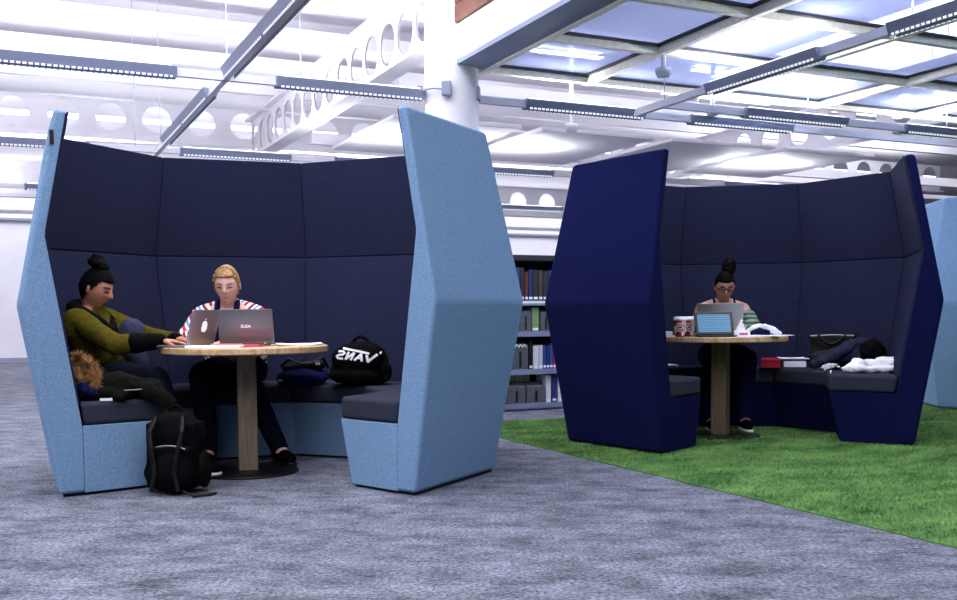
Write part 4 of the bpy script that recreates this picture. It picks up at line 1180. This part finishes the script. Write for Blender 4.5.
bm = bmesh.new(); bc = hc+R @ Vector((0, -.035, .145)); add_ellipsoid(bm, bc, (.055, .062, .034), R); add_ellipsoid(bm, bc+R @ Vector((.0, -.012, .032)), (.036, .034, .022), R); add_ellipsoid(bm, bc+R @ Vector((0, .04, -.012)), (.045, .03, .024), R)
link('hair_bun', fused(bm, .005, 2, .004, 60, 4), M['hair_black'], root)
garment('jumper', root, [
    [(q((-2.25, 5.87, .93)), .085), (q((-2.235, 5.88, .80)), .135), (q((-2.21, 5.92, .66)), .15), (q((-2.20, 5.93, .58)), .145)],
    [(q((-2.24, 5.98, .90)), .075), (q(J['sl']), .068), (q(J['el']), .056), (q((-1.79, 5.875, .79)), .044)],
    [(q((-2.275, 5.78, .90)), .08), (q(J['sr']), .074), (q(J['er']), .060), (q((-1.97, 5.615, .77)), .056)],
    [(q(J['sr'])+Vector((0, 0, -.05)), .08), (q((-2.22, 5.84, .72)), .13)]], M['olive'], .008, 4, .006, 12, 2)
garment('cuff', root, [[(q((-1.93, 5.625, .775)), .060), (q((-1.80, 5.66, .783)), .043)]], M['black_cloth'], .006, 2, .004, 20, 3)
garment('cuff', root, [[(q((-1.80, 5.88, .79)), .041), (q((-1.755, 5.845, .79)), .036)]], M['black_cloth'], .006, 2, .003, 20, 3)
garment('scarf', root, [[(q((-2.33, 5.84, .985)), .045), (q((-2.335, 5.79, .975)), .045), (q((-2.28, 5.73, .955)), .04), (q((-2.19, 5.74, .90)), .036), (q((-2.135, 5.79, .84)), .038)],
                        [(q((-2.33, 5.86, .985)), .045), (q((-2.27, 5.96, .965)), .042), (q((-2.17, 5.9, .90)), .036), (q((-2.135, 5.82, .83)), .04)]], M['black_cloth'], .006, 3, .006, 20, 5)
garment('trousers', root, [
    [(q((-2.20, 5.93, .575)), .14), (q((-2.17, 5.83, .575)), .105), (q(J['kr']), .076), (q((-1.66, 5.70, .12)), .056)]], M['dark_trouser'], .008, 3, .005, 12, 7)
garment('raised_trouser_leg', root, [[(q((-2.19, 5.98, .60)), .105), (q((-2.10, 5.92, .74)), .086), (q(J['kl']), .070), (q((-2.0, 5.885, .66)), .062), (q(J['al']), .052)]], M['jean_grey'], .007, 3, .004, 14, 8)
shoe(root, q(J['ar']), q(J['fr']), M['black_cloth'], M['rubber_white'])
shoe(root, q(J['al']), q(J['fl']), M['black_cloth'], M['rubber_white'])

# ---- blond woman in the striped cardigan
J = dict(head=(-1.580, 6.33, 1.116), neck=(-1.594, 6.42, .985), hip=(-1.56, 6.50, .585), sl=(-1.765, 6.42, .925), sr=(-1.415, 6.42, .925),
         el=(-1.815, 6.20, .78), wl=(-1.69, 6.04, .79), hl=(-1.62, 5.985, .772), er=(-1.32, 6.20, .765), wr=(-1.46, 6.05, .785), hr=(-1.52, 5.99, .772),
         kl=(-1.68, 6.06, .565), al=(-1.66, 6.10, .10), fl=(-1.66, 5.99, .05), kr=(-1.42, 6.08, .565), ar=(-1.24, 6.17, .10), fr=(-1.17, 6.09, .05), curl=.4)
root, B, R, hc, q = person('blond woman in a red, white and blue striped cardigan facing us over a grey laptop', (-1.592, 6.45, 0), (.05, -1), J, M['skin_fair'], 1.0, .26, 0, M['lip_pale'], M['hair_blond'])
obj('hair', hair_cap(hc, R, 1.0, .11, .53, -.40, -.62), M['hair_blond'], root, smooth=True)
bm = bmesh.new()
arc = [hc+R @ (head_pt(.93*math.sin(t), .30, .93*math.cos(t), 1, .10)) for t in [(-1.35+2.7*k/22) for k in range(23)]]
add_tube(bm, arc, .012, 10, [.010+.005*(k % 2) for k in range(23)])
link('hair_plait', fused(bm, .005, 2, .003, 60, 4), M['hair_blond'], root)
garment('cardigan', root, [
    [(q((-1.70, 6.46, .90)), .10), (q((-1.68, 6.47, .78)), .115), (q((-1.66, 6.49, .62)), .12)], [(q((-1.48, 6.46, .90)), .10), (q((-1.49, 6.47, .78)), .115), (q((-1.49, 6.49, .62)), .12)],
    [(q((-1.625, 6.455, .965)), .07), (q((-1.69, 6.44, .95)), .066), (q(J['sl']), .066), (q(J['el']), .058), (q((-1.73, 6.06, .785)), .042)],
    [(q((-1.56, 6.455, .965)), .07), (q((-1.49, 6.44, .95)), .066), (q(J['sr']), .066), (q(J['er']), .058), (q((-1.43, 6.08, .785)), .042)]], M['knit'], .007, 4, .004, 14, 9)
for sx in (-1, 1):
    garment('cardigan_edge', root, [[(q((-1.592+sx*.062, 6.385, 1.012)), .018), (q((-1.592+sx*.062, 6.345, .95)), .02), (q((-1.592+sx*.05, 6.335, .85)), .022), (q((-1.592+sx*.05, 6.34, .70)), .022)]], M['navy_cloth'], .005, 2, .003, 30, 3)
garment('vest', root, [[(q((-1.592, 6.41, .90)), .075), (q((-1.592, 6.41, .72)), .09)]], M['paper'], .006, 2)
garment('trousers', root, [[(q((-1.64, 6.48, .575)), .115), (q(J['kl']), .078), (q((-1.66, 6.10, .11)), .056)], [(q((-1.48, 6.48, .575)), .115), (q(J['kr']), .078), (q((-1.245, 6.17, .11)), .056)]], M['dark_trouser'], .008, 3, .005, 12, 7)
shoe(root, q(J['al']), q(J['fl']), M['black_cloth'], M['black_plastic'])
shoe(root, q(J['ar']), q(J['fr']), M['black_cloth'], M['black_plastic'])

# ---- woman with glasses in the blue booth
J = dict(head=(1.932, 7.855, 1.125), neck=(1.94, 7.955, 1.0), hip=(1.96, 8.06, .585), sl=(1.775, 7.96, .945), sr=(2.105, 7.95, .945),
         el=(1.70, 7.82, .815), wl=(1.78, 7.66, .80), hl=(1.82, 7.58, .785), er=(2.150, 7.82, .815), wr=(2.03, 7.66, .80), hr=(1.97, 7.59, .785),
         kl=(1.82, 7.66, .565), al=(1.80, 7.72, .10), fl=(1.80, 7.62, .05), kr=(2.06, 7.66, .565), ar=(2.06, 7.72, .10), fr=(2.06, 7.62, .05), curl=.4)
root, B, R, hc, q = person('woman with dark piled-up hair and glasses behind a big silver laptop', (1.94, 8.0, 0), (-.08, -1), J, M['skin_tan'], 1.0, .40, 0, M['lip'], M['hair_dark'])
obj('hair', hair_cap(hc, R, 1.0, .09, .5, -.1, -.6), M['hair_dark'], root, smooth=True)
bm = bmesh.new(); bc = hc+R @ Vector((-.02, -.03, .12)); chain(bm, [(bc, .048), (bc+Vector((.012, 0, .045)), .046), (bc+Vector((.016, 0, .075)), .03)]); chain(bm, [(bc+Vector((.02, 0, .0)), .035), (bc+Vector((.045, 0, .05)), .026)]); chain(bm, [(bc, .04), (bc+Vector((-.015, 0, .05)), .026)])
link('hair_bun', fused(bm, .005, 2, .006, 50, 4), M['hair_dark'], root)
bm = bmesh.new()
for sx in (-1, 1):
    ring = [hc+R @ Vector((sx*.033+.026*math.cos(t), .098-.004*abs(math.cos(t)), .010+.019*math.sin(t))) for t in [2*PI*k/20 for k in range(21)]]
    add_tube(bm, ring, .0034, 6); add_tube(bm, [hc+R @ Vector((sx*.059, .092, .014)), hc+R @ Vector((sx*.078, .05, .014)), hc+R @ Vector((sx*.08, -.01, .006))], .003, 6)
add_tube(bm, [hc+R @ Vector((-.008, .1, .012)), hc+R @ Vector((.008, .1, .012))], .003, 6)
obj('glasses', bm, M['black_plastic'], root, smooth=True)
garment('top', root, [[(q((1.94, 7.99, .84)), .135), (q((1.95, 8.02, .70)), .14), (q((1.96, 8.06, .6)), .14)], [(q((1.86, 7.98, .80)), .11), (q((2.03, 7.98, .80)), .11)]], M['dark_trouser'], .008, 4, .004, 14, 2)
for s_, x0 in ((-1, 1.865), (1, 2.025)):
    bm = bmesh.new(); add_tube(bm, [q((x0, 7.862, .88)), q((x0, 7.885, .97)), q((x0, 7.925, 1.022)), q((x0, 7.96, 1.032)), q((x0, 8.0, 1.015)), q((x0, 8.06, .92))], .0085, 8); obj('shoulder_strap', bm, M['black_cloth'], root)
garment('sleeve', root, [[(q((2.13, 7.89, .885)), .056), (q(J['er']), .056), (q((2.045, 7.68, .805)), .042)]], M['green_sleeve'], .006, 3, .005, 16, 4)
garment('sleeve', root, [[(q((1.735, 7.88, .87)), .056), (q(J['el']), .056), (q((1.765, 7.68, .805)), .042)]], M['green_sleeve'], .006, 3, .005, 16, 5)
garment('trousers', root, [[(q((1.88, 8.04, .575)), .115), (q(J['kl']), .078), (q((1.80, 7.72, .11)), .056)], [(q((2.04, 8.04, .575)), .115), (q(J['kr']), .078), (q((2.06, 7.72, .11)), .056)]], M['navy_cloth'], .008, 3, .005, 12, 7)
shoe(root, q(J['al']), q(J['fl']), M['black_cloth'], M['rubber_white'])
shoe(root, q(J['ar']), q(J['fr']), M['black_cloth'], M['rubber_white'])

# ================================================================== LIGHT, WORLD, CAMERA
w = bpy.data.worlds.new('World'); SC.world = w; w.use_nodes = True
bgn = w.node_tree.nodes['Background']; bgn.inputs['Color'].default_value = (.80, .87, 1, 1); bgn.inputs['Strength'].default_value = .04

cam = bpy.data.cameras.new('Camera'); co = bpy.data.objects.new('Camera', cam); COL.objects.link(co)
cam.sensor_width = 36; cam.lens = 1000/957*36; cam.shift_y = 78.5/957; cam.clip_end = 200
g, r = -.064, -.008
up = Vector((0, -math.sin(g), math.cos(g))); fw = Vector((0, math.cos(g), math.sin(g))); X = Vector((1, 0, 0))
rt = X*math.cos(r)+up*math.sin(r); up2 = -X*math.sin(r)+up*math.cos(r)
Mx = Matrix((rt, up2, -fw)).transposed().to_4x4(); Mx.translation = Vector((0, 0, .92)); co.matrix_world = Mx
SC.camera = co
SC.view_settings.view_transform = 'Standard'; SC.view_settings.look = 'None'; SC.view_settings.gamma = 1; SC.view_settings.exposure = 0
SC.view_settings.use_curve_mapping = False
SC.cycles.use_denoising = True
SC.cycles.max_bounces = 6
